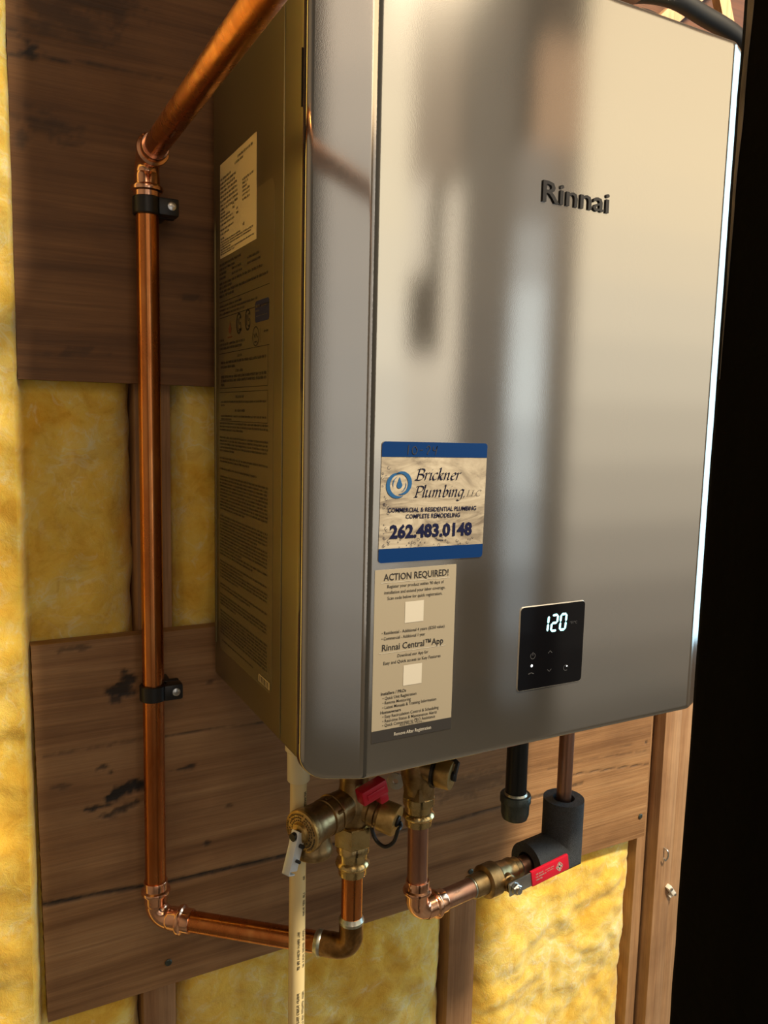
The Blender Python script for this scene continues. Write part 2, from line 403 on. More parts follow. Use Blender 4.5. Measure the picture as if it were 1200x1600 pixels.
PEN = {
 'B': (1.15, [[(.28, 1.45), (.28, 0)], [(.0, 1.40), (.5, 1.5), (.92, 1.38), (.95, 1.0), (.65, .8), (.3, .78)], [(.5, .8), (.95, .68), (1.08, .35), (.85, .06), (.45, -.02), (.0, .03)]]),
 'P': (1.05, [[(.28, 1.45), (.28, 0)], [(.0, 1.40), (.5, 1.5), (.98, 1.36), (1.0, .95), (.7, .7), (.32, .68)], [(.05, .02), (.5, .02)]]),
 'r': (.66, [[(.0, .82), (.14, .95), (.2, .85), (.2, 0)], [(.2, .6), (.4, .92), (.62, .93)]]),
 'i': (.42, [[(.0, .82), (.14, .95), (.2, .8), (.2, .15), (.28, .02), (.42, .12)], [(.17, 1.38), (.25, 1.46)]]),
 'c': (.72, [[(.68, .84), (.48, .97), (.2, .78), (.1, .42), (.25, .06), (.48, .02), (.7, .2)]]),
 'k': (.85, [[(.0, 1.5), (.14, 1.62), (.2, 1.5), (.2, 0)], [(.2, .42), (.45, .85), (.68, .93), (.6, .66), (.3, .5)], [(.34, .52), (.6, .08), (.84, .08)]]),
 'n': (.96, [[(.0, .82), (.14, .95), (.2, .85), (.2, 0)], [(.2, .55), (.45, .92), (.64, .88), (.66, .5), (.64, .12), (.74, .02), (.9, .12)]]),
 'e': (.74, [[(.12, .46), (.45, .56), (.64, .74), (.5, .97), (.25, .82), (.1, .42), (.25, .06), (.48, .02), (.7, .2)]]),
 'l': (.42, [[(.0, 1.5), (.14, 1.62), (.2, 1.4), (.2, .15), (.28, .02), (.42, .12)]]),
 'u': (.98, [[(.0, .82), (.14, .95), (.18, .7), (.17, .25), (.28, .03), (.5, .14), (.68, .5)], [(.68, .95), (.68, .2), (.76, .02), (.92, .12)]]),
 'm': (1.46, [[(.0, .82), (.14, .95), (.2, .85), (.2, 0)], [(.2, .55), (.42, .92), (.6, .88), (.62, .5), (.62, 0)], [(.62, .55), (.88, .92), (1.08, .88), (1.1, .5), (1.1, .12), (1.2, .02), (1.36, .12)]]),
 'b': (.88, [[(.0, 1.5), (.14, 1.62), (.2, 1.4), (.2, .12)], [(.2, .55), (.45, .94), (.72, .72), (.68, .25), (.4, .0), (.18, .1)]]),
 'g': (.92, [[(.7, .86), (.45, .97), (.2, .8), (.1, .42), (.25, .06), (.5, .16), (.68, .5)], [(.72, .95), (.68, .2), (.62, -.35), (.35, -.56), (.05, -.46)]]),
 ',': (.34, [[(.15, .1), (.1, -.2)]]),
 'L': (.92, [[(.28, 1.45), (.28, .05)], [(.1, 1.42), (.5, 1.42)], [(.08, .03), (.5, .02), (.88, .06), (.94, .3)]]),
 'C': (1.1, [[(1.08, 1.2), (.9, 1.42), (.55, 1.42), (.2, 1.0), (.2, .4), (.55, .02), (.95, .1), (1.08, .3)]]),
}
def pen_text(mb, body, x0, x1, z0, xh, frame, shear=.25, nib=.10, d=0.0):
    tot = sum(PEN[c][0] for c in body); sx = (x1-x0)/tot; x = 0
    for c in body:
        wd, strokes = PEN[c]
        for s in strokes:
            pts = [(x0+(x+p[0]+shear*p[1])*sx, z0+p[1]*xh) for p in catmull(s, 5)]
            stroke(mb, pts, frame, (nib*math.cos(.6)*sx, nib*math.sin(.6)*xh), d)
            ribbon(mb, pts, .05*xh, frame, d)
        x += wd

# ------------------------------------------------------------------ setting: back wall, studs, floor, ceiling
FZ, CZ = -1.15, 1.90
def grid_sheet(x0, x1, z0, z1, nx, nz, yfun, y_back, xs=None):
    """a slab with a relief front y=yfun(x,z) and a flat back"""
    mb = MB(); xs = np.linspace(x0, x1, nx) if xs is None else xs; zs = np.linspace(z0, z1, nz)
    vs = [(x, yfun(x, z), z) for z in zs for x in xs]; fs = []
    for j in range(nz-1):
        for i in range(nx-1):
            a = j*nx+i; fs.append((a, a+1, a+nx+1, a+nx))
    b = len(vs); ring = [i for i in range(nx)]+[j*nx+nx-1 for j in range(1, nz)]+[(nz-1)*nx+i for i in range(nx-2, -1, -1)]+[j*nx for j in range(nz-2, 0, -1)]
    vs += [(vs[i][0], y_back, vs[i][2]) for i in ring]; n = len(ring)
    for k in range(n): k2 = (k+1) % n; fs.append((ring[k2], ring[k], b+k, b+k2))
    fs.append(tuple(b+k for k in range(n)))
    mb.add(vs, fs); return mb

wall = struct('wall_back', MB().box((-1.6, .112, FZ), (3.2, .135, CZ)), M['sheath'])
def stud(x0, x1, y0, y1, z0=FZ+.04, z1=CZ-.04, name='stud', mat='stud'):
    return obj(name, MB().box((x0, y0, z0), (x1, y1, z1), .002), M[mat], wall)
stud(-.508, -.470, .018, .112); stud(-.0775, -.0395, .018, .112); stud(.3500, .3960, .018, .112)
stud(.7130, .7330, .018, .112); stud(.7365, .7730, -.004, .112); stud(.7735, .8150, .0, .112)
stud(1.16, 1.198, .018, .112); stud(1.57, 1.608, .018, .112)
obj('bottom_plate', MB().box((-1.6, .018, FZ), (3.2, .112, FZ+.038), .002), M['joist'], wall)
obj('top_plate', MB().box((-1.6, .018, CZ-.038), (3.2, .112, CZ), .002), M['joist'], wall)
struct('floor', MB().box((-1.7, -3.3, FZ-.1), (3.3, .135, FZ)), M['concrete'])
struct('ceiling', MB().box((-1.7, -3.3, CZ+.18), (3.3, .135, CZ+.22)), M['sheath'])
ceil = bpy.data.objects['ceiling']
for k in range(12):
    x = -1.4+k*.406
    obj('joist', MB().box((x, -3.2, CZ), (x+.038, .135, CZ+.18), .002), M['joist'], ceil)
struct('wall_front', MB().box((-1.7, -3.3, FZ), (3.3, -3.2, CZ+.18)), M['drywall'])
struct('wall_left', MB().box((-1.7, -3.2, FZ), (-1.6, .112, CZ+.18)), M['drywall'])
struct('wall_right', MB().box((3.2, -3.2, FZ), (3.3, .112, CZ+.18)), M['drywall'])

# ------------------------------------------------------------------ insulation batts
def fbm(x, y, z, o=4):
    s = 0; a = 1; f = 1
    for _ in range(o): s += a*noise.noise((x*f, y*f, z*f)); a *= .5; f *= 2.1
    return s
def batt(x0, x1, z0, z1, y_mid, amp, step, seed, label, flat_zones=(), bulge=0):
    nz = int((z1-z0)/step)+2
    xs = sorted(set([round(x, 5) for x in np.linspace(x0, x1, int((x1-x0)/step)+2)]+([-.1862, -.1885, -.1915, -.196] if bulge else []))); nx = len(xs)
    def yf(x, z):
        e = min(x-x0, x1-x); ez = min(z-z0, z1-z)
        h = 1-math.exp(-max(e, 0)/.014); h *= 1-math.exp(-max(ez, 0)/.02)*.7
        big = fbm(x*6+seed, z*5, seed, 3); ridge = 1-abs(noise.noise((x*13+seed*2+big*.8, z*11+big, 3.3)))*2.2
        fine = fbm(x*42, z*42+seed, 1.7+seed, 4)
        puff = abs(noise.noise((x*19+seed+big*.5, z*17, 7.7)))+.45*abs(noise.noise((x*41+seed, z*37+big, 1.1)))
        y = y_mid-amp*h*(.45+.55*big+.15*max(ridge, -.3)) - .0085*h*min(puff, .8) - .0022*fine + (1-h)*.022
        for (a, b, c, d, lim) in flat_zones:      # pressed flat behind the boards
            dd = max(a-x, x-b, c-z, z-d)
            if dd < 0: y = max(y, lim)
            elif x > -.185 and dd < .03: y = max(y, lim-(lim-y)*min(1, dd/.03)) if y < lim else y
        # ragged outline
        if bulge: y -= bulge*max(0, min(1, (-.1870-x)/.007))*(1+.5*big)
        return y
    mb = grid_sheet(x0, x1, z0, z1, nx, nz, yf, .1115, xs)
    # ragged side edges: move the outer columns a little
    b = 0
    for j in range(nz):
        z = z0+(z1-z0)*j/(nz-1)
        for i in (0, 1, 2, nx-3, nx-2, nx-1):
            v = mb.v[j*nx+i]; k = noise.noise((z*30+seed, i*.3, 5.))*.004+noise.noise((z*9, seed+i*.01, 2.))*.004
            mb.v[j*nx+i] = (v[0]+k*(1 if i < 3 else 1), v[1], v[2])
    o = obj('insulation_batt', mb, M['insul'], None, smooth=180)
    tag(o, label, 'insulation', 'yellow fibreglass batts between the studs'); return o
PLY_B = .018
FZN = [(-.1880, .712, -.360, .066, .0195), (-.1914, .712, .332, 1.0, .0195)]
batt(-.468, -.079, -1.05, 1.2, .022, .016, .0062, 1.3, 'yellow fibreglass insulation batt left of the copper riser, along the left edge', FZN, .022)
batt(-.038, .349, -1.05, 1.2, .024, .016, .0062, 4.1, 'yellow fibreglass insulation batt between two studs, below and behind the heater', FZN)
batt(.3985, .7122, -1.05, 1.2, .024, .017, .0055, 8.6, 'yellow fibreglass insulation batt below the red lever ball valve', FZN)

# ------------------------------------------------------------------ plywood boards
def seg_d(px, pz, a, b):
    ax, az = a; bx, bz = b; t = ((px-ax)*(bx-ax)+(pz-az)*(bz-az))/((bx-ax)**2+(bz-az)**2); t = np.clip(t, 0, 1)
    return np.hypot(px-ax-t*(bx-ax), pz-az-t*(bz-az))
def plywood(name, x0, x1, z0, z1, lean, step, stains, label, mat='ply'):
    nx = int((x1-x0)/step)+1; nz = int((z1-z0)/step)+1
    xs = np.linspace(x0, x1, nx); zs = np.linspace(z0, z1, nz)
    X, Z = np.meshgrid(xs, zs); S = np.zeros_like(X)
    nz1 = np.array([[noise.noise((x*60, z*90, 1)) for x in xs] for z in zs])
    nz2 = np.array([[noise.noise((x*170, z*260, 4)) for x in xs] for z in zs])
    for (kind, *a) in stains:
        if kind == 'seam':       # polyline, width, strength, break-up
            pts, wd, st, br = a
            d = np.min([seg_d(X, Z, pts[i], pts[i+1]) for i in range(len(pts)-1)], axis=0)
            d = d+.0009*nz2
            S = np.maximum(S, st*np.clip(1.4-d/wd, 0, 1)*np.clip(1+br*(nz1*1.6+nz2), 0, 1))
        else:                    # blob: centre, radii, strength
            (cx, cz), (rx, rz), st = a[:3]; ang = a[3] if len(a) > 3 else 0
            dx = (X-cx)*math.cos(ang)+(Z-cz)*math.sin(ang); dz = -(X-cx)*math.sin(ang)+(Z-cz)*math.cos(ang)
            q = 1-np.hypot(dx/rx, dz/rz)+nz1*.75+nz2*.45
            S = np.maximum(S, st*np.clip(q*2.2, 0, 1))
    lean_x = lambda x, z: x+lean*(z1-z)/(z1-z0)*max(0, 1-(x-x0)/.1)
    mb = MB(); vs = [(lean_x(x, z)+(noise.noise((z*150, 1, 1))*.0008 if i in (0, nx-1) else 0), 0.0, z) for z in zs for i, x in enumerate(xs)]
    fs = [(j*nx+i, j*nx+i+1, (j+1)*nx+i+1, (j+1)*nx+i) for j in range(nz-1) for i in range(nx-1)]
    ring = list(range(nx))+[j*nx+nx-1 for j in range(1, nz)]+[(nz-1)*nx+i for i in range(nx-2, -1, -1)]+[j*nx for j in range(nz-2, 0, -1)]
    b = len(vs); vs += [(vs[i][0], PLY_B-.0005, vs[i][2]) for i in ring]; n = len(ring)
    fs += [(ring[(k+1) % n], ring[k], b+k, b+(k+1) % n) for k in range(n)]+[tuple(b+k for k in range(n))]
    # seams are slightly recessed
    Sf = S.ravel()
    vs = [(v[0], v[1]+.0012*float(Sf[i]) if i < b else v[1], v[2]) for i, v in enumerate(vs)]
    mb.add(vs, fs); o = obj(name, mb, M[mat], None, smooth=30)
    at = o.data.attributes.new('stain', 'FLOAT', 'POINT')
    at.data.foreach_set('value', list(map(float, Sf))+[0.12]*n)
    tag(o, label, 'plywood', 'plywood backing boards'); return o
lowp = plywood('plywood_board', -.187, .709, -.359, .064, .005, .0026, [
    ('seam', [(-.19, -.2205), (-.12, -.2245), (-.05, -.231), (.08, -.2345), (.17, -.237)], .0028, 1.0, .35),
    ('seam', [(.17, -.237), (.33, -.2462), (.43, -.2440), (.52, -.2424), (.57, -.240)], .0020, .8, .5),
    ('seam', [(.54, -.2215), (.63, -.229), (.715, -.237)], .0012, .75, .4),
    ('seam', [(.50, -.205), (.60, -.206), (.70, -.213)], .0012, .45, .9),
    ('seam', [(-.18, -.0551), (-.079, -.0545), (.053, -.0585), (.3, -.06)], .0012, .75, .6),
    ('blob', (-.097, .006), (.016, .016), .95, .5), ('blob', (-.090, .014), (.008, .007), .9), ('blob', (-.104, -.006), (.010, .005), .85),
    ('blob', (-.098, -.110), (.030, .0085), 1.0, .35), ('blob', (-.125, -.123), (.014, .004), .95), ('blob', (-.103, -.131), (.022, .006), .85, .25), ('blob', (-.079, -.108), (.014, .008), 1.0),
    ('blob', (-.030, -.0975), (.016, .0028), .85, .05), ('blob', (-.119, -.080), (.008, .004), .8), ('blob', (-.112, -.086), (.004, .003), .8), ('blob', (-.163, -.092), (.010, .0035), .5),
    ('blob', (-.007, -.195), (.0055, .0045), .9), ('blob', (-.142, .056), (.020, .0035), .6), ('blob', (.70, -.199), (.0035, .0035), .8), ('blob', (.66, -.197), (.02, .002), .4),
    ('blob', (.36, -.20), (.09, .02), .35), ('blob', (.24, -.215), (.07, .010), .3), ('blob', (.02, -.155), (.006, .003), .5), ('blob', (.0, .0), (.006, .003), .5)],
    'lower plywood backing board with black seam line and dark splotches')
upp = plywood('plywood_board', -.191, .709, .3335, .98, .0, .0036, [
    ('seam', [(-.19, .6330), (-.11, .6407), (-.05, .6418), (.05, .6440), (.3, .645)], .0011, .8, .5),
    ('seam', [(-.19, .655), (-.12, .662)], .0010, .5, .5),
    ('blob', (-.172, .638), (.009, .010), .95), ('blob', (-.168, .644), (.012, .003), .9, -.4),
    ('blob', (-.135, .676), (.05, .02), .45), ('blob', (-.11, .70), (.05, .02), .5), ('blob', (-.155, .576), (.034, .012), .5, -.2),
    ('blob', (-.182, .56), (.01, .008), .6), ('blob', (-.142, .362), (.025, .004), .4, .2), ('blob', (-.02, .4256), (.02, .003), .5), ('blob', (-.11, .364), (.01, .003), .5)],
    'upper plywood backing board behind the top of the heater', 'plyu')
def screw(board, x, z, mat='steel', r=.0042):
    mb = MB().lathe((x, -.0022, z), (0, 1, 0), [(0, r*.75), (.0008, r), (.0035, r*.8)], 12); mb.box((x-r*.6, -.0024, z-.0005), (x+r*.6, -.002, z+.0005)); obj('screw', mb, M[mat], board)
for b_, x, z in ((lowp, -.0521, -.330), (lowp, .6967, -.3221), (upp, -.15, .90), (upp, .69, .36), (lowp, -.06, .045), (lowp, .37, -.33)): screw(b_, x, z, 'capiron')

# ------------------------------------------------------------------ water heater
heater = thing('water_heater', 'silver tankless water heater mounted on the plywood boards, with display', 'water heater', (.243, -.14, 0))
H = .676; W = .486; ZB = .0145; ZT = H-.0145; YB = -.012; YC = -.262
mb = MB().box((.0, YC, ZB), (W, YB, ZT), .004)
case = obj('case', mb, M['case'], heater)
# folded seam of the side panel and the dark gap behind the front cover
obj('panel_fold', MB().box((-.0010, -.2227, ZB+.004), (.001, -.2212, ZT-.004), .0004), M['case'], heater)
obj('panel_ridge', MB().lathe((.0008, -.0200, .05), (0, 0, 1), [(0, .0005), (.004, .0022), (.44, .0022), (.46, .0005)], 10), M['case'], heater)
for za, zb_ in ((.50, .62), (.04, .062)): obj('wall_bracket', MB().box((.05, -.012, za), (.43, -.0004, zb_), .002), M['steel'], heater)
obj('seam_slot', MB().box((-.0006, -.2597, .541), (.0006, -.2590, .584)), M['dark_gap'], heater)
# front cover: flat face with a chamfer at each side, rounded corners and rolled rim
def cover_profile(x):
    xc, yc, yf = .0478, -.2706, -.2932
    s = min(x, W-x); m = (yf-yc)/xc; f_ = .0042
    t = s-xc
    if t < -f_: return yc+m*s
    if t > f_: return yf
    u = (t+f_)/(2*f_); return yc+m*(xc-f_)+m*2*f_*(u-u*u/2)
def front_cover():
    rc, rb = .020, .0030
    xs = []
    for a in (0, .0003, .001, .002, .003, .0045, .0065, .009, .012, .016, .020): xs.append(a)
    xs += list(np.linspace(.024, .0420, 4))+list(np.linspace(.0430, .0526, 15))+list(np.linspace(.06, W/2, 14))
    xs = xs+[W-x for x in xs[::-1][1:]]
    def zb(x):
        s = min(x, W-x)
        return 0.0 if s >= rc else rc-math.sqrt(max(0, rc*rc-(rc-s)**2))
    ds = [0, .0002, .0006, .0012, .002, .003, .006, .012, .02, .03]
    n_mid = 24; vs = []; nx = len(xs); rows = None
    for x in xs:
        lo = zb(x); hi = H-lo
        col = [lo+d for d in ds]+list(np.linspace(lo+.04, hi-.04, n_mid))+[hi-d for d in ds[::-1]]
        for z in col:
            # distance to the outline
            s = min(x, W-x); q = min(z, H-z)
            if s < rc and q < rc: d = rc-math.hypot(rc-s, rc-q)
            else: d = min(s, q)
            d = max(d, 0); y = cover_profile(x)
            if d < rb: y += rb*(1-math.sqrt(max(0, 1-(1-d/rb)**2)))
            vs.append((x, y, z))
        rows = len(col)
    fs = [(i*rows+j, (i+1)*rows+j, (i+1)*rows+j+1, i*rows+j+1) for i in range(nx-1) for j in range(rows-1)]
    ring = [i*rows for i in range(nx)]+[(nx-1)*rows+j for j in range(1, rows)]+[i*rows+rows-1 for i in range(nx-2, -1, -1)]+[j for j in range(rows-2, 0, -1)]
    b = len(vs); n = len(ring); vs += [(vs[i][0], YC+.0005, vs[i][2]) for i in ring]
    fs += [(ring[(k+1) % n], ring[k], b+k, b+(k+1) % n) for k in range(n)]+[tuple(b+k for k in range(n))]
    return MB().add(vs, fs)
cover = obj('front_cover', front_cover(), M['front'], heater, smooth=50)
obj('rim_seam', MB().box((-.0004, -.2665, .03), (.0002, -.2660, H-.03)), M['dark_gap'], heater)
FY = -.2932
def FR(off):            # frame of the front face: x right, z up, off towards the viewer
    return lambda x, z, d=0: (x, FY-off-d, z)
def SR(off):            # frame of the left side: text runs from the wall (y=0) towards the front
    return lambda x, z, d=0: (-off-d, -x, z)
def plate(mb, x0, x1, z0, z1, r, th, frame, n=6):
    """rounded plate, th thick, in a frame"""
    pts = []
    for cx, cz, a0 in ((x1-r, z1-r, 0), (x0+r, z1-r, 90), (x0+r, z0+r, 180), (x1-r, z0+r, 270)):
        for k in range(n+1): a = math.radians(a0+90*k/n); pts.append((cx+r*math.cos(a), cz+r*math.sin(a)))
    m = len(pts); vs = [frame(x, z, 0) for x, z in pts]+[frame(x, z, th) for x, z in pts]
    fs = [tuple(range(m-1, -1, -1)), tuple(range(m, 2*m))]+[(i, (i+1) % m, m+(i+1) % m, m+i) for i in range(m)]
    mb.add(vs, fs); return mb
mb = MB(); letters(mb, 'Rinnai', .2092, .2853, .4935, .0172, FR(.0016), bold=.012, ext=-.0016); obj('logo_lettering', mb, M['logo'], heater)
# display
disp = obj('display_panel', plate(MB(), .2061, .2831, .0543, .1338, .0035, .0012, FR(-.0004)), M['glass'], heater)
def frame_ring(x0, x1, z0, z1, r, wd, th, frame, n=6):
    o = []; i_ = []
    for cx, cz, a0 in ((x1-r, z1-r, 0), (x0+r, z1-r, 90), (x0+r, z0+r, 180), (x1-r, z0+r, 270)):
        for k in range(n+1):
            a = math.radians(a0+90*k/n); c, s = math.cos(a), math.sin(a)
            o.append((cx+(r+wd)*c, cz+(r+wd)*s)); i_.append((cx+r*c, cz+r*s))
    m = len(o); vs = [frame(*q, 0) for q in o]+[frame(*q, th) for q in i_]+[frame(*q, 0) for q in i_]
    fs = []
    for k in range(m):
        k2 = (k+1) % m; fs += [(k, k2, m+k2, m+k), (m+k, m+k2, 2*m+k2, 2*m+k)]
    return MB().add(vs, fs)
obj('bezel', frame_ring(.2061, .2831, .0543, .1338, .0035, .0009, .0013, FR(-.0002)), M['bezel'], heater)
def seven(mb, ch, x, z, wd, h, t, frame, sh=.08):
    P = {'a': ((0, 1), (1, 1)), 'b': ((1, 1), (1, .5)), 'c': ((1, .5), (1, 0)), 'd': ((0, 0), (1, 0)), 'e': ((0, .5), (0, 0)), 'f': ((0, 1), (0, .5)), 'g': ((0, .5), (1, .5))}
    for s in {'0': 'abcdef', '1': 'bc', '2': 'abged'}[ch]:
        (ax, az), (bx, bz) = P[s]; ax, bx, az, bz = ax*wd, bx*wd, az*h, bz*h
        L = math.hypot(bx-ax, bz-az); ux, uz = (bx-ax)/L, (bz-az)/L; g = t*.16
        pts = [(ax+ux*g, az+uz*g), (ax+ux*(g+t*.5), az+uz*(g+t*.5)), (bx-ux*(g+t*.5), bz-uz*(g+t*.5)), (bx-ux*g, bz-uz*g)]
        ws = [t*.35, t, t, t*.35]
        A = []; B = []
        for (px, pz), w_ in zip(pts, ws):
            for lst, sg in ((A, 1), (B, -1)):
                qx, qz = px-uz*w_/2*sg, pz+ux*w_/2*sg; lst.append(frame(x+qx+sh*qz, z+qz, 0))
        mb.add(A+B, [(i+1, i, 4+i, 5+i) for i in range(3)])
mb = MB()
seven(mb, '1', .2320, .1083, .0062, .0150, .0024, FR(.0011)); seven(mb, '2', .2425, .1083, .0066, .0150, .0023, FR(.0011)); seven(mb, '0', .2530, .1083, .0066, .0150, .0023, FR(.0011))
obj('digits', mb, M['led'], disp)
mb = MB()
letters(mb, '°F/°C', .2655, .2745, .1125, .0026, FR(.001))
def chev(x, z, s, up):
    ribbon(mb, [(x-s, z-up*s*.45), (x, z+up*s*.45), (x+s, z-up*s*.45)], .0006, FR(.001))
chev(.2430, .0880, .0024, 1); chev(.2430, .0700, .0024, -1)
ribbon(mb, [(.2225+.0028*math.cos(a), .0865+.0028*math.sin(a)) for a in np.linspace(2.0, 7.4, 14)], .0005, FR(.001)); ribbon(mb, [(.2225, .0868), (.2225, .0902)], .0006, FR(.001))
ribbon(mb, [(.2632+.0028*math.cos(a), .0700+.0028*math.sin(a)) for a in np.linspace(0, 5.4, 14)], .0005, FR(.001))
ribbon(mb, [(.218, .0695), (.2215, .0705), (.2245, .0692)], .0008, FR(.001))
obj('touch_icons', mb, M['icon'], disp)
for x, z, r in ((.2216, .0772, .00125), (.2643, .0716, .0006)):
    mb = MB(); mb.add([FR(.0011)(x+r*math.cos(a), z+r*math.sin(a)) for a in np.linspace(0, 2*PI, 14)[:-1]], [tuple(range(13))])
    obj('indicator_light', mb, M['ledw'], disp)
# side: film, rating label, print
film = obj('label_film', plate(MB(), .0345, .2000, .0500, .505, .010, .0003, SR(.0)), M['film'], heater)
rate = obj('rating_label', plate(MB(), .0405, .1537, .4615, .5535, .0008, .0003, SR(.0003)), M['rate'], heater, flat=True)
def microtext(mb, rows, frame, rnd):
    """rows of fine print too small to read: (x0, x1, z, height)"""
    for x0, x1, z, h in rows:
        x = x0; e = x0+(x1-x0)
        while x < e-.001:
            wl = rnd.randint(2, 9)
            for _ in range(wl):
                cw = h*rnd.uniform(.42, .62)
                if x+cw > e: break
                k = rnd.random(); zt = h if k > .5 else h*.75; zb_ = 0
                t = cw*.26
                mb.quad(frame(x, z+zb_, 0), frame(x+t, z+zb_, 0), frame(x+t, z+zt, 0), frame(x, z+zt, 0))
                if k > .25: mb.quad(frame(x+cw*.55, z, 0), frame(x+cw*.55+t, z, 0), frame(x+cw*.55+t, z+h*.75, 0), frame(x+cw*.55, z+h*.75, 0))
                zz = z+rnd.choice((0, .35, .62))*h
                mb.quad(frame(x, zz, 0), frame(x+cw*.75, zz, 0), frame(x+cw*.75, zz+h*.16, 0), frame(x, zz+h*.16, 0))
                x += cw
            x += h*.45
rnd = random.Random(3); mb = MB(); rows = []
z = .5375
for i in range(8): rows.append((.0425, [.078, .095, .092, .099, .099, .099, .101, .100][i], z-.0005, .0026)); z -= .0042
rows += [(.099, .146, .5455, .0028), (.090, .118, .5415, .0028)]
for i, zz in enumerate((.518, .5145, .511, .5075, .504, .500)): rows.append((.114, [.146, .131, .129, .136, .136, .138][i], zz+.003, .0024))
for i, zz in enumerate((.505, .5015, .498, .494)): rows.append((.0425, [.060, .075, .085, .09][i], zz-.001, .0023)); rows.append((.083+.012*(i > 1), .09+.012*(i > 1), zz+.001, .0026))
rows += [(.0425, .088, .488, .0023), (.0425, .072, .484, .0023), (.0425, .056, .4795, .0022), (.115, .122, .4805, .003)]
for i, zz in enumerate((.4765, .4740, .4715, .4690, .4665, .4643)): rows.append((.0425, [.108, .146, .14, .076, .148, .09][i], zz, .0018))
microtext(mb, rows, SR(.0008), rnd); obj('rating_print', mb, M['ink'], rate, flat=True)
mb = MB(); rows = []
rows += [(.038, .11, .4540, .0026), (.038, .092, .4495, .0026), (.128, .163, .4480, .0026), (.128, .168, .4430, .0026), (.038, .062, .4450, .0026), (.080, .112, .4455, .0026), (.038, .060, .4405, .0026), (.080, .116, .4405, .0026)]
for i, zz in enumerate((.4350, .4310, .4268, .4226)): rows.append((.038, [.172, .082, .186, .088][i], zz, .0028))
for i, zz in enumerate((.4125, .4085, .4045)): rows.append((.038, [.112, .158, .120][i], zz, .0023))
for i, zz in enumerate((.3780, .3735, .3695)): rows.append((.038, [.055, .122, .113][i], zz, .0028))
rows += [(.176, .188, .3775, .0022), (.100, .112, .3840, .002)]
rows += [(.098, .112, .3600, .0030), (.042, .183, .3550, .0030), (.042, .092, .3505, .0030), (.092, .117, .3455, .0030), (.042, .183, .3405, .0030), (.042, .183, .3365, .0030), (.042, .056, .3325, .003)]
rows += [(.092, .119, .3200, .0030), (.042, .183, .3155, .0022), (.042, .055, .3120, .0022), (.09, .123, .3065, .0030), (.042, .183, .3010, .0022), (.042, .08, .298, .002)]
z = .2935; rr = random.Random(11)
while z > .066:
    full = rr.random() < .74
    rows.append((.0375, .188 if full else rr.uniform(.08, .16), z, .0023)); z -= .0034
    if not full and rr.random() < .75: z -= .0046
rows.append((.045, .15, .0605, .0018))
microtext(mb, rows, SR(.0006), rnd)
S6 = SR(.0006)
def rule(x0, z0, x1, z1, t=.0006): mb.quad(S6(x0, z0-t), S6(x1, z1-t), S6(x1, z1), S6(x0, z0))
rule(.036, .4181, .190, .4181); rule(.036, .4022, .190, .4022); rule(.036, .366, .190, .366); rule(.038, .3306, .186, .3306); rule(.038, .3264, .186, .3264); rule(.038, .2973, .186, .2973)
for za, zb_ in ((.3306, .366), (.2973, .3264)): mb.quad(S6(.186, za), S6(.1866, za), S6(.1866, zb_), S6(.186, zb_))
# certification marks: two ovals with letters, a round mark and a flame
for cx, cz in ((.1028, .3915), (.130, .3925)):
    ribbon(mb, [(cx+.0075*math.cos(a), cz+.0092*math.sin(a)) for a in np.linspace(.5, 2*PI-.5, 24)], .0020, S6)
    ribbon(mb, [(cx+.0035+.003*math.cos(a), cz+.0035*math.sin(a)+.0022) for a in np.linspace(.4, 4.6, 10)], .0012, S6); ribbon(mb, [(cx+.0035+.003*math.cos(a), cz+.0035*math.sin(a)-.0028) for a in np.linspace(-2.6, 1.6, 10)], .0012, S6)
    ribbon(mb, [(cx-.003, cz+.005), (cx-.003, cz-.005)], .0014, S6)
ribbon(mb, [(.153+.0085*math.cos(a), .3755+.0085*math.sin(a)) for a in np.linspace(0, 2*PI, 26)], .0010, S6); ribbon(mb, [(.148, .378), (.151, .3745), (.154, .378), (.158, .374)], .0015, S6); ribbon(mb, [(.1495, .3705), (.156, .3705)], .0014, S6)
mb.quad(S6(.1655, .369), S6(.1659, .369), S6(.1659, .382), S6(.1655, .382))
obj('caution_print', mb, M['ink'], film, flat=True)
mb = MB(); flame = [(.0735, .3835), (.0775, .386), (.0785, .3895), (.0755, .3925), (.0745, .3975), (.0725, .3925), (.0690, .3895), (.0700, .3860)]
mb.add([S6(x, z) for x, z in flame], [tuple(range(8))]); mb.quad(S6(.066, .380), S6(.081, .380), S6(.081, .3812), S6(.066, .3812)); obj('flame_mark', mb, M['inkred'], film, flat=True)
obj('badge', plate(MB(), .1515, .1885, .3875, .4065, .003, .0002, SR(.0004)), M['inkblue'], film)
mb = MB(); microtext(mb, [(.154, .166, .4005, .0028), (.154, .165, .3968, .0022), (.169, .186, .4002, .0018), (.155, .185, .3925, .0009)], SR(.0009), rnd); obj('badge_print', mb, M['film'], bpy.data.objects['badge'], flat=True)
mb = MB(); rb_ = random.Random(5); x = .168
mb.quad(S6(.165, .0535), S6(.195, .0535), S6(.195, .0605), S6(.165, .0605)); obj('barcode_ground', mb, M['rate'], film, flat=True)
mb = MB(); S9 = SR(.0009)
while x < .193:
    t = rb_.choice((.0006, .0006, .0012, .0018)); mb.quad(S9(x, .054), S9(x+t, .054), S9(x+t, .060), S9(x, .060)); x += t+rb_.choice((.0006, .0012))
obj('barcode', mb, M['ink'], film, flat=True)
# hanging ports under the case
for x, y, r in ((.1007, -.17, .013), (.178, -.17, .013), (.3325, -.14, .0135), (.408, -.14, .0105), (.0395, -.17, .0105)):
    obj('port', MB().lathe((x, y, -.004), (0, 0, 1), [(0, r+.004), (.004, r+.005), (.0185, r+.005)], 20), M['steel'], heater)

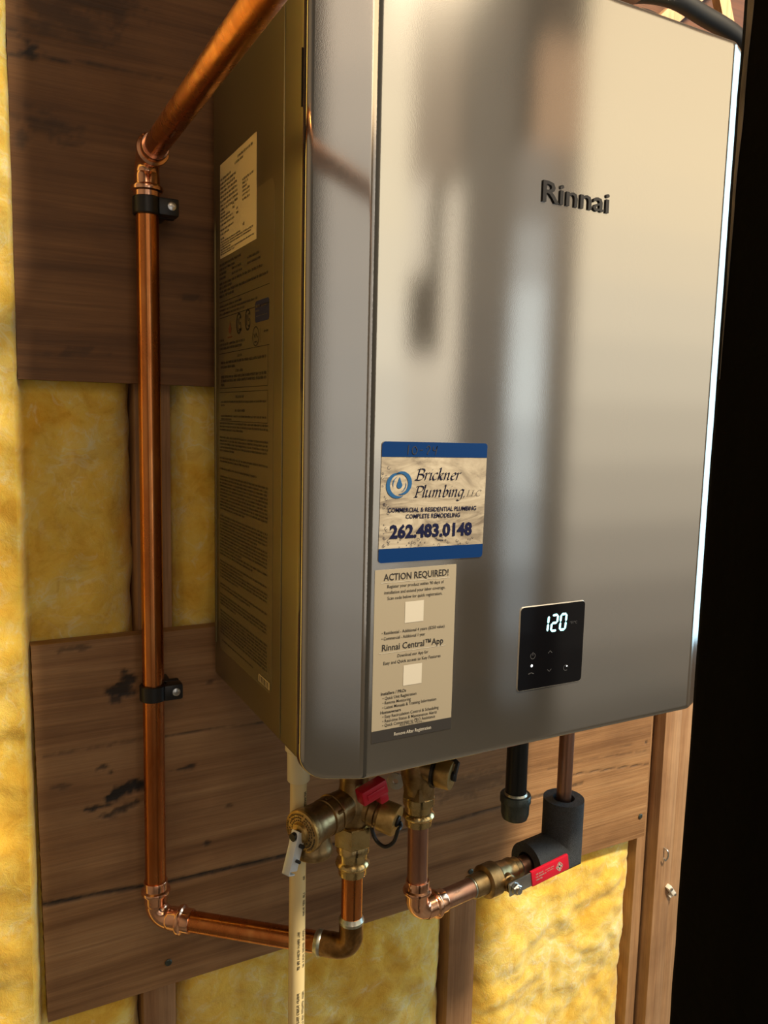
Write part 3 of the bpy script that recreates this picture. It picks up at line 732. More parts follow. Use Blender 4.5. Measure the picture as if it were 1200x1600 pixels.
# ------------------------------------------------------------------ plumber's magnet on the cover
mag = thing('business_magnet', 'rectangular plumber magnet with navy bands, stuck on the heater cover', 'magnet', (.1092, FY, .185))
cx0, cx1, cz0, cz1 = .0578, .1612, .1850, .2850
def MR(off, rot=-.012):
    ox, oz = .1092, .235
    def fr(x, z, d=0):
        a, b = x-ox, z-oz; return (ox+a*math.cos(rot)-b*math.sin(rot), FY-off-d, oz+a*math.sin(rot)+b*math.cos(rot))
    return fr
def magnet_face():
    m, nt, b = newmat('magnet_water_print'); L = nt.links.new
    n1 = N(nt, 'ShaderNodeTexNoise', Scale=1.0, Detail=6.0, Roughness=.6, Distortion=2.2); L(coords(nt, (14, 14, 46)), n1.inputs['Vector'])
    r = ramp(nt, n1.outputs['Fac'], [(.34, (.15, .125, .10)), (.48, (.31, .27, .21)), (.62, (.42, .375, .30))])
    L(r.outputs['Color'], b.inputs['Base Color']); b.inputs['Roughness'].default_value = .22
    return m
face = obj('magnet_sheet', plate(MB(), cx0, cx1, cz0, cz1, .003, .0006, MR(0)), magnet_face(), mag)
mb = MB()
for a, b in ((.2725, cz1), (cz0, .1968)):
    mb = MB()
    pts = [(cx0, a), (cx1, a), (cx1, b), (cx0, b)]
    r = .003; top = b == cz1
    out = []
    if top:
        out = [(cx0, a), (cx1, a)]+[(cx1-r+r*math.cos(t), b-r+r*math.sin(t)) for t in np.linspace(0, PI/2, 6)]+[(cx0+r+r*math.cos(t), b-r+r*math.sin(t)) for t in np.linspace(PI/2, PI, 6)]
    else:
        out = [(cx1, b), (cx0, b)]+[(cx0+r+r*math.cos(t), a+r+r*math.sin(t)) for t in np.linspace(PI, 1.5*PI, 6)]+[(cx1-r+r*math.cos(t), a+r+r*math.sin(t)) for t in np.linspace(1.5*PI, 2*PI, 6)]
    mb.add([MR(.0008)(x, z) for x, z in out], [tuple(range(len(out)))])
    obj('navy_band', mb, M['mink'], mag, flat=True)
mb = MB(); m9 = MR(.0010)
pen_text(mb, 'Brickner', .0895, .1338, .2535, .0062, m9)
pen_text(mb, 'Plumbing', .0890, .1385, .2392, .0062, m9)
pen_text(mb, ',', .1385, .1405, .2392, .0050, m9)
pen_text(mb, 'LLC', .1412, .1555, .2392, .0036, m9, nib=.05)
letters(mb, 'COMMERCIAL & RESIDENTIAL PLUMBING', .0650, .1523, .2270, .0036, m9, bold=.012)
letters(mb, 'COMPLETE REMODELING', .0822, .1358, .2215, .0036, m9, bold=.012)
letters(mb, '262.483.0148', .0675, .1490, .2056, .0104, m9, bold=.040)
ink = random.Random(21)
for _ in range(58):
    x = ink.uniform(.060, .155); z = .1975+abs(ink.gauss(0, .005)); r = ink.uniform(.0003, .0013)
    if ink.random() < .25: x = ink.uniform(.059, .066); z = ink.uniform(.20, .268)
    if z > .27: continue
    ribbon(mb, [(x+r*math.cos(a), z+r*math.sin(a)) for a in np.linspace(ink.uniform(0, 2), 6.4, 10)], .00025, MR(.0009))
ribbon(mb, [(.112, .2040), (.115, .2022), (.120, .2018)], .0005, m9)
obj('magnet_lettering', mb, M['mtext'], mag, flat=True)
mb = MB()
def swoosh(cx, cz, r, a0, a1, wmax):
    an = np.linspace(a0, a1, 26); pts = [(cx+r*math.cos(a), cz+r*math.sin(a)) for a in an]
    ribbon(mb, pts, [max(.0002, wmax*math.sin(PI*i/25)**.8) for i in range(26)], m9)
swoosh(.0742, .2492, .0098, 1.35, 5.2, .0036); swoosh(.0760, .2508, .0090, -1.75, 2.1, .0036)
swoosh(.0756, .2502, .0066, 2.0, 3.6, .0008); swoosh(.0748, .2500, .0064, -1.2, .3, .0008)
drop = [(.0750, .2562)]+[(.0751+.0026*math.cos(a), .2492+.0026*math.sin(a)) for a in np.linspace(.5, -PI-.5, 12)]
mb.add([m9(x, z) for x, z in drop], [tuple(range(len(drop)))[::-1]])
obj('swirl_emblem', mb, M['mblue'], mag, flat=True)
mb = MB(); mh = MR(.0011)
for pts in ([(.0825, .2825), (.0818, .2745)], [(.0880, .2815), (.0860, .279), (.0866, .2755), (.0892, .2752), (.0906, .2785), (.0885, .2815)], [(.0935, .2783), (.0962, .2785)],
            [(.0995, .280), (.1015, .2820), (.1030, .2800), (.1005, .2755), (.1012, .2752)], [(.1065, .2815), (.1062, .2785), (.1088, .2785), (.1100, .2820), (.1084, .2745)]):
    ribbon(mb, catmull(pts, 4), .0006, mh)
obj('handwriting', mb, M['ink'], mag, flat=True)

# ------------------------------------------------------------------ registration sticker
st = thing('registration_sticker', 'tall tan paper sticker headed ACTION REQUIRED, on the heater cover', 'sticker', (.0945, FY, .031))
sx0, sx1, sz0, sz1 = .0547, .1342, .0309, .1797
obj('sticker_paper', plate(MB(), sx0, sx1, sz0, sz1, .0004, .0003, FR(0)), M['paper'], st, flat=True)
mb = MB().quad(*[FR(.0004)(x, z) for x, z in ((sx0, sz0), (sx1, sz0), (sx1, .0414), (sx0, .0414))]); obj('dark_band', mb, M['pband'], st, flat=True)
mb = MB(); s5 = FR(.0005)
letters(mb, 'ACTION REQUIRED!', .0628, .1262, .1705, .0056, s5, bold=.016); obj('heading', mb, M['pband'], st, flat=True); mb = MB()
for t, a, b, z in (('Register your product within 90 days of', .0665, .1218, .1640), ('installation and extend your labor coverage.', .0638, .1234, .1590), ('Scan code below for quick registration.', .0668, .1205, .1540)): letters(mb, t, a, b, z, .0027, s5, bold=.004)
for t, a, b, z in (('• Residential - Additional 4 years ($250 value)', .0622, .1240, .1245), ('• Commercial - Additional 1 year', .0622, .1046, .1197)): letters(mb, t, a, b, z, .0027, s5, bold=.004)
obj('body_print', mb, M['pband'], st, flat=True); mb = MB()
letters(mb, 'Rinnai Central™App', .0628, .1232, .1105, .0054, s5, bold=.014); obj('heading', mb, M['pband'], st, flat=True); mb = MB()
for t, a, b, z in (('Download our App for', .0778, .1082, .1035), ('Easy and Quick access to Key Features', .0645, .1208, .0984)): letters(mb, t, a, b, z, .0027, s5, bold=.004)
for t, a, b, z, bo in (('Installers / PROs', .0628, .0872, .0720, .014), ('• Quick Unit Registration', .0645, .0975, .0678, .004), ('• Remote Monitoring', .0645, .0920, .0637, .004), ('• Latest Manuals & Training Information', .0645, .1178, .0597, .004),
                   ('Homeowners', .0628, .0825, .0555, .014), ('• Easy Recirculation Control & Scheduling', .0648, .1206, .0516, .004), ('• Real-time Status & Maintenance Alerts', .0648, .1188, .0477, .004), ('• Quick Connection to PRO Assistance', .0648, .1172, .0440, .004)): letters(mb, t, a, b, z, .0027, s5, bold=bo)
letters(mb, 'And Much More...', .0815, .1060, .0424-.0004, .0022, s5)
obj('body_print', mb, M['pband'], st, flat=True)
mb = MB(); letters(mb, 'Remove After Registration', .0765, .1133, .0343, .0030, s5, bold=.004); obj('pale_print', mb, M['white'], st, flat=True)
for a, b, c in ((.0605, .1275, .1685), (.0600, .1255, .1083)): obj('rule_line', MB().quad(*[s5(x, z) for x, z in ((a, c), (b, c), (b, c+.0004), (a, c+.0004))]), M['white'], st, flat=True)
for a, b, c, d in ((.0840, .1022, .1325, .1508), (.0840, .1022, .0775, .0955)): obj('pale_square', MB().quad(*[s5(x, z) for x, z in ((a, c), (b, c), (b, d), (a, d))]), M['white'], st, flat=True)

# ------------------------------------------------------------------ copper run on the left
PR = .0111
def press_sleeve(mb, p, d, L=.030, r=.0129):
    """press socket: mouth at t=0 with flare, bead near the mouth, running to the body at t=L"""
    mb.lathe(p, d, [(0, PR+.0004), (0, r-.0004), (.001, r), (.0085, r), (.0092, r+.0001), (.0105, r+.0024), (.0125, r+.0030), (.0145, r+.0024), (.0158, r-.0002), (.0168, r-.0004), (.024, r-.0004), (.027, r-.001), (L, r-.0016)], 28)
def press_elbow(p, d_in, d_out, mat, parent, Lb=.042, rad=.016):
    """elbow at p; sockets open along d_in and d_out"""
    p = Vector(p); a = Vector(d_in).normalized(); b = Vector(d_out).normalized(); mb = MB()
    pts = [p+a*.0175]+arc(p+a*.05, p, p+b*.05, rad, 10)+[p+b*.0175]
    mb.tube(pts, .0118, 24)
    for d in (a, b): press_sleeve(mb, p+d*Lb, -d, Lb-.014)
    return obj('press_elbow', mb, M[mat], parent)
XL, YL, ZL = -.0712, -.030, -.2480
run = thing('copper_riser', 'copper pipe run with press elbows, climbing left of the heater', 'pipe', (XL, YL, ZL))
ZT_ = .5520; hot = Vector((.1002, -.17, 0)); ho = Vector((.1002, -.17, -.2500))
hd = Vector((ho.x-XL, ho.y-YL, ho.z-ZL)).normalized(); lo = Vector((XL, YL, ZL))
obj('pipe', MB().tube([lo+Vector((0, 0, .02)), (XL, YL, ZT_-.02)], PR, 32), M['pipe'], run)
obj('pipe', MB().tube([(XL, YL-.012, ZT_), (XL, -1.05, ZT_+.004)], PR, 32), M['pipe'], run)
obj('pipe', MB().tube([lo+hd*.02, ho-hd*.02], PR, 32), M['pipe'], run)
obj('pipe', MB().tube([ho+Vector((0, 0, .02)), (hot.x, hot.y, -.150)], PR, 32), M['pipe'], run)
press_elbow((XL, YL, ZT_), (0, 0, -1), (0, -1, 0), 'press', run)
press_elbow(lo, (0, 0, 1), hd, 'press', run)
mb = MB(); mb.tube([ho-hd*.036]+arc(ho-hd*.06, ho, ho+Vector((0, 0, .06)), .015, 10)+[ho+Vector((0, 0, .034))], .0128, 26)
elb = obj('soldered_elbow', mb, M['oldelb'], run)
elb['label'] = 'brown tarnished solder elbow'
for p, d in ((ho-hd*.036, hd), (ho+Vector((0, 0, .034)), Vector((0, 0, -1)))):
    mb = MB()
    if d.z == 0: mb.lathe(ho-hd*.039, -hd, [(0, PR+.0004), (.0005, PR+.0009), (.010, PR+.0005), (.016, PR+.0002)], 26)
    mb.lathe(p-d*.003, d, [(0, PR+.0003), (.0025, PR+.0016), (.004, .0136), (.0065, .0134), (.0075, .0129)], 26)
    obj('solder_joint', mb, M['solder'], elb)

def clamp(z, label):
    c = thing('pipe_clamp', label, 'clamp', (XL, 0, z), 'black clamps on the copper riser')
    mb = MB(); n = 20; h = .0085; r = .0142
    mb.lathe((XL, YL, z-h), (0, 0, 1), [(0, PR+.0003), (0, r-.001), (.001, r), (2*h-.001, r), (2*h, r-.001), (2*h, PR+.0003)], 28, closed=True)
    mb.box((XL-.004, YL+.010, z-h), (XL+.020, -.001, z+h), .0015)
    mb.box((XL+.009, YL-.012, z-h), (XL+.029, YL+.004, z+h), .0025).box((XL+.009, YL+.005, z-h), (XL+.029, YL+.013, z+h), .0025)
    obj('band', mb, M['black'], c)
    mb = MB().lathe((XL+.0215, YL-.0135, z+.0005), (0, 1, 0), [(0, .0026), (.0006, .0042), (.0022, .0044)], 16)
    mb.box((XL+.0190, YL-.0138, z), (XL+.0240, YL-.0134, z+.001)); obj('screw', mb, M['steel'], c)
clamp(.5060, 'black pipe clamp holding the copper riser, just below its top elbow')
clamp(.0085, 'black pipe clamp on the copper riser, level with the lower plywood')

# ------------------------------------------------------------------ hot isolation valve with relief valve
hv = thing('isolation_valve', 'bronze valve with red tee handle and black strap under the heater', 'valve', (hot.x, hot.y, -.166))
mb = MB()
mb.lathe((hot.x, hot.y, -.112), (0, 0, 1), [(0, .0145), (.004, .0165), (.010, .018), (.018, .0205), (.026, .0205), (.034, .017), (.040, .0150), (.060, .0150), (.066, .0170), (.105, .0170)], 30)
body = obj('body', mb, M['brass'], hv)
def hexnut(mb, p, d, r, L, c=.0012):
    mb.lathe(p, d, [(0, r-c), (c, r), (L-c, r), (L, r-c)], 6)
obj('union_nut', (lambda m_: (hexnut(m_, (hot.x, hot.y, -.132), (0, 0, 1), .0205, .022), m_)[1])(MB()), M['brass2'], hv, smooth=20)
def adapter(mb, x, y, z0, z1):
    """press adapter from its top z1 down to its mouth z0"""
    k = (z1-z0)/.036
    mb.lathe((x, y, z1), (0, 0, -1), [(0, .0165), (.001*k, .0172), (.010*k, .0172), (.011*k, .0155), (.017*k, .0150), (.019*k, .0150), (.021*k, .0172), (.0235*k, .0180), (.026*k, .0172), (.028*k, .0148), (.0355*k, .0146), (.036*k, .0118)], 28)
obj('press_adapter', (lambda m_: (adapter(m_, hot.x, hot.y, -.166, -.130), m_)[1])(MB()), M['brass2'], hv)
# red tee handle on the front of the body, drain outlet on its right front
ra = Vector((hot.x+.004, hot.y-.018, -.066))
obj('handle_stem', MB().lathe((hot.x, hot.y-.010, -.068), (.1, -1, .0), [(0, .006), (.022, .006)], 14), M['steel'], hv)
rz = Matrix.Translation((.1050, -.201, -.0635)) @ Matrix.Rotation(math.radians(-14), 4, 'Y') @ Matrix.Rotation(math.radians(8), 4, 'Z') @ Matrix.Scale(.80, 4)
mb = MB().box((-.019, -.0085, -.0085), (.0185, .0085, .0100), .0022, rz).box((-.013, -.0098, -.0035), (.014, -.006, .0040), .0015, rz).box((.004, -.009, -.019), (.017, .006, -.006), .003, rz)
obj('red_handle', mb, M['red'], hv)
dd = Vector((.62, -.76, -.16)).normalized(); d0 = Vector((hot.x+.004, hot.y-.006, -.0905))
mb = MB().lathe(d0, dd, [(0, .0135), (.012, .0135), (.014, .0150), (.020, .0150), (.021, .0128), (.032, .0128)], 26); obj('drain_outlet', mb, M['brass'], hv)
capp = MB().lathe(d0+dd*.024, dd, [(0, .0150), (.001, .0158), (.016, .0158), (.018, .0150), (.0182, .0062), (.0168, .0050)], 30)
for k in range(28):
    pass
cap = obj('drain_cap', capp, M['brasscap'], hv)
# black strap: ring round the outlet, loop hanging to the cap centre
end = d0+dd*.0428
lp = smooth3([(.1250, -.1920, -.0790), (.1165, -.1890, -.0830), (.1105, -.1890, -.1000), (.1122, -.1955, -.1172), (.1178, -.2060, -.1225), (.1236, -.2140, -.1150), (.1262, -.2175, -.1020), end+dd*.0035+Vector((0, 0, -.004)), end+dd*.002])
mb = MB().tube(lp, .0020, 10).lathe(end-dd*.002, dd, [(0, .0058), (.003, .0058), (.004, .004)], 16)
obj('cap_strap', mb, M['black'], hv)
# relief valve on the left
rd = Vector((-.915, -.40, -.04)).normalized(); r0 = Vector((hot.x-.010, hot.y-.002, -.088))
mb = MB().lathe(r0, rd, [(0, .0165), (.010, .0175), (.018, .0180), (.0195, .0195), (.0215, .0195), (.0225, .0165), (.026, .0165), (.028, .0180)], 28)
obj('relief_neck', mb, M['brass'], hv)
rv = thing('relief_valve', 'bronze relief valve with steel test lever, beside the cream pipe', 'valve', r0+rd*.043)
rc = r0+rd*.043
mb = MB().lathe(r0+rd*.022, rd, [(0, .0150), (.001, .0185), (.010, .0185), (.011, .0165), (.0125, .0180), (.030, .0192), (.033, .0205), (.0355, .0212), (.040, .0212)], 32)
ob_ = rc+rd*.004
mb.lathe(ob_, (0, 0, -1), [(0, .0150), (.016, .0165), (.021, .0182), (.0235, .0190), (.028, .0190), (.0295, .0180), (.0297, .0130), (.022, .0125)], 30)
obj('body', mb, M['brass'], rv)
hexb = MB(); hexnut(hexb, r0+rd*.019, rd, .0195, .011); obj('hex_neck', hexb, M['brass'], rv, smooth=20)
fc = r0+rd*.0605
obj('cap_disc', MB().lathe(fc, rd, [(0, .0208), (.0012, .0212), (.0035, .0208), (.0042, .0195), (.0046, .0100), (.0075, .0090), (.0082, .0070)], 34), M['brasscap'], rv)
# raised lettering ring on the disc (worn, not readable)
eu = Vector((0, 0, 1)); eu = (eu-rd*eu.dot(rd)).normalized(); ew = rd.cross(eu)
mb = MB(); rk = random.Random(8)
for rr_, cnt in ((.0178, 46), (.0145, 36), (.0118, 26)):
    for k in range(cnt):
        if k % 9 == 8: continue
        a = 2*PI*k/cnt; c = fc+rd*.0047+(eu*math.cos(a)+ew*math.sin(a))*rr_
        e1 = (eu*math.cos(a)+ew*math.sin(a)); e2 = rd.cross(e1)
        h, t = .00105, .00028
        for o_ in (-.0006, .0005):
            q = c+e2*o_; hh = h*rk.uniform(.7, 1.0)
            mb.quad(q-e1*hh-e2*t, q+e1*hh-e2*t, q+e1*hh+e2*t, q-e1*hh+e2*t)
        q = c+e1*h*rk.choice((-.8, 0, .8)); mb.quad(q-e2*.0007-e1*t, q+e2*.0007-e1*t, q+e2*.0007+e1*t, q-e2*.0007+e1*t)
obj('cap_lettering', mb, M['ink'], rv, flat=True)
# folded steel test lever
lt = fc+rd*.0095-eu*.003; ldn = (Vector((-.30, -.14, -.94))).normalized()
lw = Vector((0.45, -.88, .05)); lw = (lw-ldn*lw.dot(ldn)).normalized(); ln = ldn.cross(lw)
LM = Matrix((lw*.78, ln, ldn)).transposed().to_4x4(); LM.translation = lt-ldn*.006
mb = MB()
tipz = .040
for sgn in (-1, 1):
    mb.box((sgn*.0052-.0007, -.006, .0), (sgn*.0052+.0007, .0045, tipz-.004), .0004, LM)
mb.box((-.0058, .0036, -.001), (.0058, .0050, tipz), .0006, LM); mb.box((-.0058, -.004, tipz-.0015), (.0058, .005, tipz), .0006, LM)
obj('test_lever', mb, M['lever'], rv)
mb = MB()
for zz, rr_ in ((.012, .0020), (.026, .0016)): obj('rivet', MB().lathe(LM @ Vector((-.0075, -.001, zz)), LM.to_3x3() @ Vector((1, 0, 0)), [(0, rr_), (.0150, rr_)], 12), M['black'], rv)
mb.lathe(fc+rd*.006, rd, [(0, .004), (.010, .004)], 12); obj('lever_pin', mb, M['black'], rv)

# ------------------------------------------------------------------ cold isolation valve (mostly behind the cover)
cold = Vector((.178, -.17, 0))
cv = thing('isolation_valve', 'brass valve with black strapped drain cap, right of the red tee handle', 'valve', (cold.x, cold.y, -.126))
obj('body', MB().lathe((cold.x, cold.y, -.096), (0, 0, 1), [(0, .0140), (.003, .0165), (.012, .0175), (.022, .0200), (.034, .0200), (.044, .0155), (.090, .0155)], 28), M['brass'], cv)
obj('union_nut', (lambda m_: (hexnut(m_, (cold.x, cold.y, -.098), (0, 0, 1), .0185, .016), m_)[1])(MB()), M['brass'], cv, smooth=20)
obj('press_adapter', (lambda m_: (adapter(m_, cold.x, cold.y, -.1300, -.0965), m_)[1])(MB()), M['brass2'], cv)
d2 = Vector((.60, -.78, -.05)).normalized(); c0 = Vector((cold.x-.004, cold.y-.004, -.063))
obj('drain_outlet', MB().lathe(c0, d2, [(0, .0125), (.016, .0130), (.030, .0118)], 22), M['brass'], cv)
obj('drain_cap', MB().lathe(c0+d2*.022, d2, [(0, .0148), (.001, .0155), (.014, .0155), (.016, .0148), (.0162, .006), (.015, .005)], 28), M['brasscap'], cv)
u2 = Vector((0, 0, 1)); u2 = (u2-d2*u2.dot(d2)).normalized(); w2 = d2.cross(u2); ce = c0+d2*.038
sp = [c0+d2*.020+u2*.0175-w2*.004, c0+d2*.030+u2*.0185-w2*.008, c0+d2*.041+u2*.012-w2*.006, ce+u2*.004+d2*.003, ce-u2*.004+w2*.002+d2*.003]
obj('cap_strap', MB().tube(sp, .0024, 10).lathe(ce, d2, [(0, .0050), (.003, .0050), (.004, .003)], 14).lathe(c0+d2*.018, d2, [(0, .0150), (0, .0172), (.003, .0172), (.003, .0150)], 26, closed=True), M['black'], cv)
obj('handle_stem', MB().lathe((cold.x-.004, cold.y+.006, -.070), (-.4, 1, 0), [(0, .005), (.024, .005)], 12), M['steel'], cv)
obj('mounting_tab', MB().lathe((cold.x-.012, cold.y+.03, -.092), (-.6, -.75, 0), [(0, .003), (.0, .0095), (.0015, .0095), (.0015, .003)], 16, closed=True), M['steel'], cv)

# ------------------------------------------------------------------ cold supply run: pipe, press elbow, ball valve, foam elbow
cc = Vector((.1795, -.17, -.2325)); fcn = Vector((.4085, -.14, -.2315)); cd = (fcn-cc).normalized()
cr = thing('supply_pipe', 'copper supply pipe dropping from the brass valve to a shiny press elbow', 'pipe', cc)
obj('pipe', MB().tube([cc+Vector((0, 0, .02)), (cold.x, cold.y, -.115)], PR, 32), M['pipeb'], cr)
press_elbow(cc, (0, 0, 1), cd, 'press', cr, .038)
obj('pipe', MB().tube([cc+cd*.02, cc+cd*.092], PR, 32), M['pipeb'], cr)
obj('pipe', MB().tube([cc+cd*.135, fcn-cd*.0005], PR*.98, 32), M['pipeb'], cr)
obj('pipe', MB().tube([fcn+Vector((0, 0, .02)), (fcn.x, fcn.y, .006)], .0092, 26), M['pipeb'], cr)
bv = thing('ball_valve', 'brass ball valve with flat red lever, in the lower supply pipe', 'valve', cc+cd*.11)
obj('body', MB().lathe(cc+cd*.080, cd, [(0, .0115), (.0005, .0132), (.018, .0136), (.0185, .0165), (.020, .0192), (.036, .0192), (.0375, .0172), (.040, .0160), (.052, .0150), (.056, .0138), (.060, .0150), (.064, .0150), (.066, .0132), (.072, .0132), (.0725, .0112)], 32), M['brass'], bv)
obj('solder_joint', MB().lathe(cc+cd*.0785, cd, [(0, PR+.0002), (.001, PR+.001), (.003, PR+.0012)], 26), M['solder'], bv)
obj('solder_joint', MB().lathe(cc+cd*.152, cd, [(0, PR+.0014), (.003, PR+.0002)], 26), M['solder'], bv)
sc_ = cc+cd*.124; sdir = Vector((.05, -1, 0)).normalized()
obj('stem', MB().lathe(sc_, sdir, [(0, .0100), (.018, .0100), (.019, .0088), (.024, .0088), (.025, .0040), (.036, .0040)], 18), M['brass'], bv)
hx = Matrix.Translation(sc_+sdir*.0275) @ Matrix.Rotation(math.radians(-9), 4, 'Y')
hb = MB().box((-.008, -.0010, -.0085), (.026, .0010, .0085), .0008, hx); obj('lever_plate', hb, M['steel'], bv)
gm = hx @ Matrix.Translation((.024, 0, 0))
obj('red_grip', MB().box((0, -.0022, -.0098), (.056, .0022, .0098), .0018, gm), M['red'], bv)
mb = MB()
def GR(x, z, d=0): return gm @ Vector((x, -.0024-d, z))
microtext(mb, [(.006, .018, .0035, .0020), (.006, .022, .0000, .0020), (.006, .016, -.0036, .0020), (.020, .034, .0038, .0014), (.023, .033, .001, .0014)], GR, rnd)
mb.quad(GR(.036, -.001), GR(.046, -.001), GR(.046, .0012), GR(.036, .0012)); mb.quad(GR(.040, -.006), GR(.0425, -.006), GR(.0425, .006), GR(.040, .006)); ribbon(mb, [(.0412+.004*math.cos(a), .0001+.0048*math.sin(a)) for a in np.linspace(0, 6.28, 18)], .0008, GR)
obj('grip_print', mb, M['white'], bv, flat=True)
nb = MB(); hexnut(nb, sc_+sdir*.029, sdir, .0068, .0055); nb.lathe(sc_+sdir*.0345, sdir, [(0, .0042), (.003, .0036)], 12); obj('lever_nut', nb, M['steel'], bv, smooth=20)

fo = MB().tube([(fcn.x, fcn.y, -.1640), fcn, fcn-cd*.062], .0253, 40, inner=.0135)
tag(obj('foam_sleeve', fo, M['foam'], None, smooth=40), 'charcoal foam pipe insulation elbow around the copper pipe', 'pipe insulation')

# ------------------------------------------------------------------ black iron drip leg
bl = thing('gas_drip_leg', 'black iron pipe stub with grey cap, between heater and foam', 'pipe', (.3325, -.14, -.176))
obj('pipe', MB().tube([(.3325, -.14, -.160), (.3325, -.14, .006)], .0128, 30), M['iron'], bl)
obj('pipe_cap', MB().lathe((.3325, -.14, -.1425), (0, 0, -1), [(0, .0132), (0, .0178), (.001, .0185), (.009, .0186), (.0100, .0172), (.024, .0168), (.030, .0150), (.0325, .0110), (.033, .004)], 30), M['capiron'], bl)
obj('thread_sealant', MB().lathe((.3325, -.14, -.1400), (0, 0, -1), [(0, .0130), (.002, .0142), (.004, .0150)], 24), M['solder'], bl)

# ------------------------------------------------------------------ cream condensate drain
PX, PY = .0392, -.170
dr = thing('condensate_pipe', 'cream plastic drain pipe running down in front of the wall', 'pipe', (PX, PY, FZ))
obj('pipe', MB().tube([(PX, PY, FZ), (PX, PY, -.040)], .0083, 28), M['cpvc'], dr)
obj('socket', MB().lathe((PX, PY, -.052), (0, 0, 1), [(0, .0086), (0, .0105), (.001, .0112), (.030, .0115), (.032, .0135), (.040, .0135), (.056, .0115), (.068, .0115)], 26), M['cream'], dr)
mb = MB()
def CR(z, s, d=0):      # print runs down the pipe on its right front
    a = -PI/2+.22+s/.0083; return (PX+.0085*math.cos(a), PY+.0085*math.sin(a), -z)
rc_ = random.Random(17)
for z0, z1 in ((.062, .085), (.150, .156), (.168, .196), (.208, .250), (.275, .33)):
    mb = MB(); microtext(mb, [(z0, z1, .001, .0036), (z0, z1, .0062 if z0 < .2 else -.0045, .0030)], CR, rc_)
    obj('pipe_print', mb, M['ink'], dr, flat=True)

# ------------------------------------------------------------------ above the heater: blocking, hose, wires
tag(obj('shade_beam', MB().box((.012, -.285, .690), (.325, -.247, .985), .002), M['joistd'], None), 'dark reddish wood beam added above the heater to shade the upper plywood', 'timber')  # added blocker, keeps the key light off the upper plywood
for z0, z1, lab in ((.700, .842, 'lower reddish wooden board nailed across the wall above the heater'), (.846, 1.02, 'upper reddish wooden board nailed across the wall above the heater')):
    tag(obj('wood_blocking', MB().box((.24, -.030, z0), (.84, -.0005, z1), .002), M['joistd'], None), lab, 'timber', 'wooden boards above the heater')
tag(obj('wood_brace', MB().box((-.12, -.008, -.012), (.12, .008, .012), .002, Matrix.Translation((.60, -.052, .835)) @ Matrix.Rotation(math.radians(-42), 4, 'Y')), M['stud'], None), 'pale slanted wooden brace against the boards above the heater', 'timber')
hp = [(.37, -.16, .68), (.375, -.17, .725), (.395, -.185, .752), (.4411, -.20, .7560), (.4955, -.20, .7499), (.5484, -.20, .7410), (.60, -.195, .722), (.64, -.18, .68), (.66, -.14, .58), (.665, -.06, .50), (.665, -.012, .49)]
tag(obj('black_hose', MB().tube(smooth3(hp), .0098, 18), M['black'], None), 'thick black hose arching over the top of the heater', 'hose')
wp = smooth3([(.41, -.11, .69), (.445, -.11, .765), (.50, -.11, .79), (.57, -.10, .775), (.64, -.09, .72), (.66, -.08, .66)])
tag(obj('black_cable', MB().tube(wp, .0048, 12), M['black'], None), 'thin black cable behind the thick black hose', 'cable')
for dz, lab in ((0, 'thin pale wire above the heater, the lower of two running side by side'), (.012, 'thin pale wire above the heater, the upper of two running side by side')):
    tag(obj('pale_wire', MB().tube(smooth3([(.50, -.034, .76+dz), (.56, -.034, .80+dz), (.62, -.034, .845+dz), (.69, -.034, .90+dz), (.74, -.034, .95+dz)]), .0022, 10), M['steel'], None), lab, 'cable', 'pale wires above the heater')
tag(obj('wood_splint', MB().box((-.010, -.006, -.055), (.010, .006, .055), .003, Matrix.Translation((.622, -.125, .792)) @ Matrix.Rotation(math.radians(-24), 4, 'Y')), M['stud'], None), 'short pale splintered wood offcut behind the black hose', 'timber')

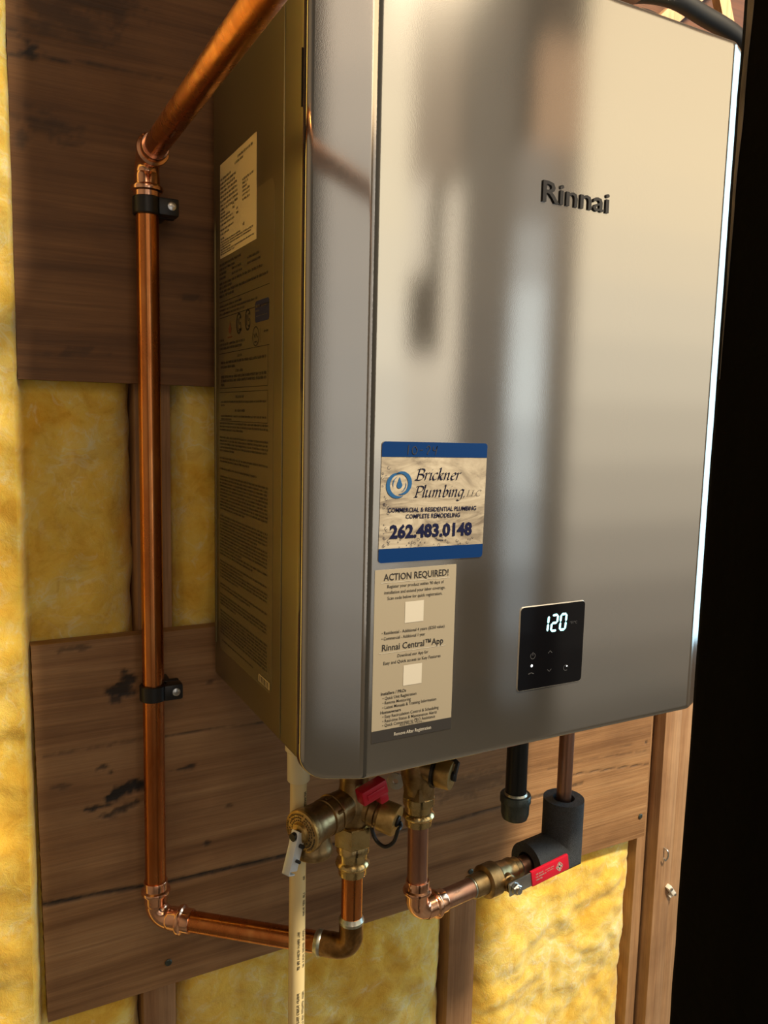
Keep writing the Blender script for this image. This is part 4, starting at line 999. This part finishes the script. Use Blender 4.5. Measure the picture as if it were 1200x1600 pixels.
# ------------------------------------------------------------------ small things on the studs
sp_ = thing('cable_staple', 'white cable staple nailed to the right-hand stud', 'staple', (.772, -.004, -.470))
sm = Matrix.Translation((.770, -.006, -.466)) @ Matrix.Rotation(math.radians(-38), 4, 'Y')
obj('saddle', MB().box((-.003, -.006, -.011), (.005, .003, .011), .0018, sm).box((-.008, -.003, -.012), (.004, .003, -.006), .0015, sm), M['white_plastic'], sp_)
obj('nail', MB().lathe(sm @ Vector((0.001, -.0075, -.009)), (0, 1, 0), [(0, .0022), (.001, .0024), (.012, .001)], 10), M['steel'], sp_)
obj('nail', MB().lathe(sm @ Vector((0.001, -.0085, .007)), (0, 1, 0), [(0, .0022), (.001, .0024), (.012, .001)], 10), M['steel'], sp_)
nh = smooth3([(.752, -.004, -.388), (.752, -.012, -.390), (.753, -.0125, -.400), (.750, -.010, -.407), (.747, -.010, -.402)])
tag(obj('bent_nail', MB().tube(nh, .0013, 8), M['steel'], None), 'bent nail hook in the stud above the white staple', 'nail')

# ------------------------------------------------------------------ dark post beside the viewer
pp = MB(); px0, px1, py0, py1 = .0497, .175, -.735, -.618
zs = np.linspace(FZ, CZ, 160); vs = []; fs = []
for z in zs:
    k = noise.noise((z*9, 2, 2))*.0016+noise.noise((z*40, 7, 2))*.0007
    vs += [(px0+.002+k, py0, z), (px1, py0, z), (px1, py1, z), (px0+.0018+k*.8, py1, z), (px0+k, py1-.003, z), (px0+k, py0+.003, z)]
for i in range(len(zs)-1):
    for j in range(6): fs.append((i*6+j, i*6+(j+1) % 6, (i+1)*6+(j+1) % 6, (i+1)*6+j))
fs += [tuple(range(5, -1, -1)), tuple((len(zs)-1)*6+j for j in range(6))]
pp.add(vs, fs)
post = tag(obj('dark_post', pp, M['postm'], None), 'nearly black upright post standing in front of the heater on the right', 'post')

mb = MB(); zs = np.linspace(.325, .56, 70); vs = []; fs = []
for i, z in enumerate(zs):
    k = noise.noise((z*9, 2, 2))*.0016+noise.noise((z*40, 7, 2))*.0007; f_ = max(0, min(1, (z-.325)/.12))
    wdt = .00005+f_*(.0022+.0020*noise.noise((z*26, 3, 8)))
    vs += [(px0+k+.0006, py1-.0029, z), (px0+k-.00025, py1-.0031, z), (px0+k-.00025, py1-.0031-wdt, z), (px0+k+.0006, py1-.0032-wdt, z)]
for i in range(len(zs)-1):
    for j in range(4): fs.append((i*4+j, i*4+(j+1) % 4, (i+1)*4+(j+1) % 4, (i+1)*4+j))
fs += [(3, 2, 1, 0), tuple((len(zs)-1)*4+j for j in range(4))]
o = obj('lit_edge', mb.add(vs, fs), M['lightened'], post); o['label'] = 'pale strip painted as light caught on the corner'  # catch-light along the post's upper corner, put into the colour
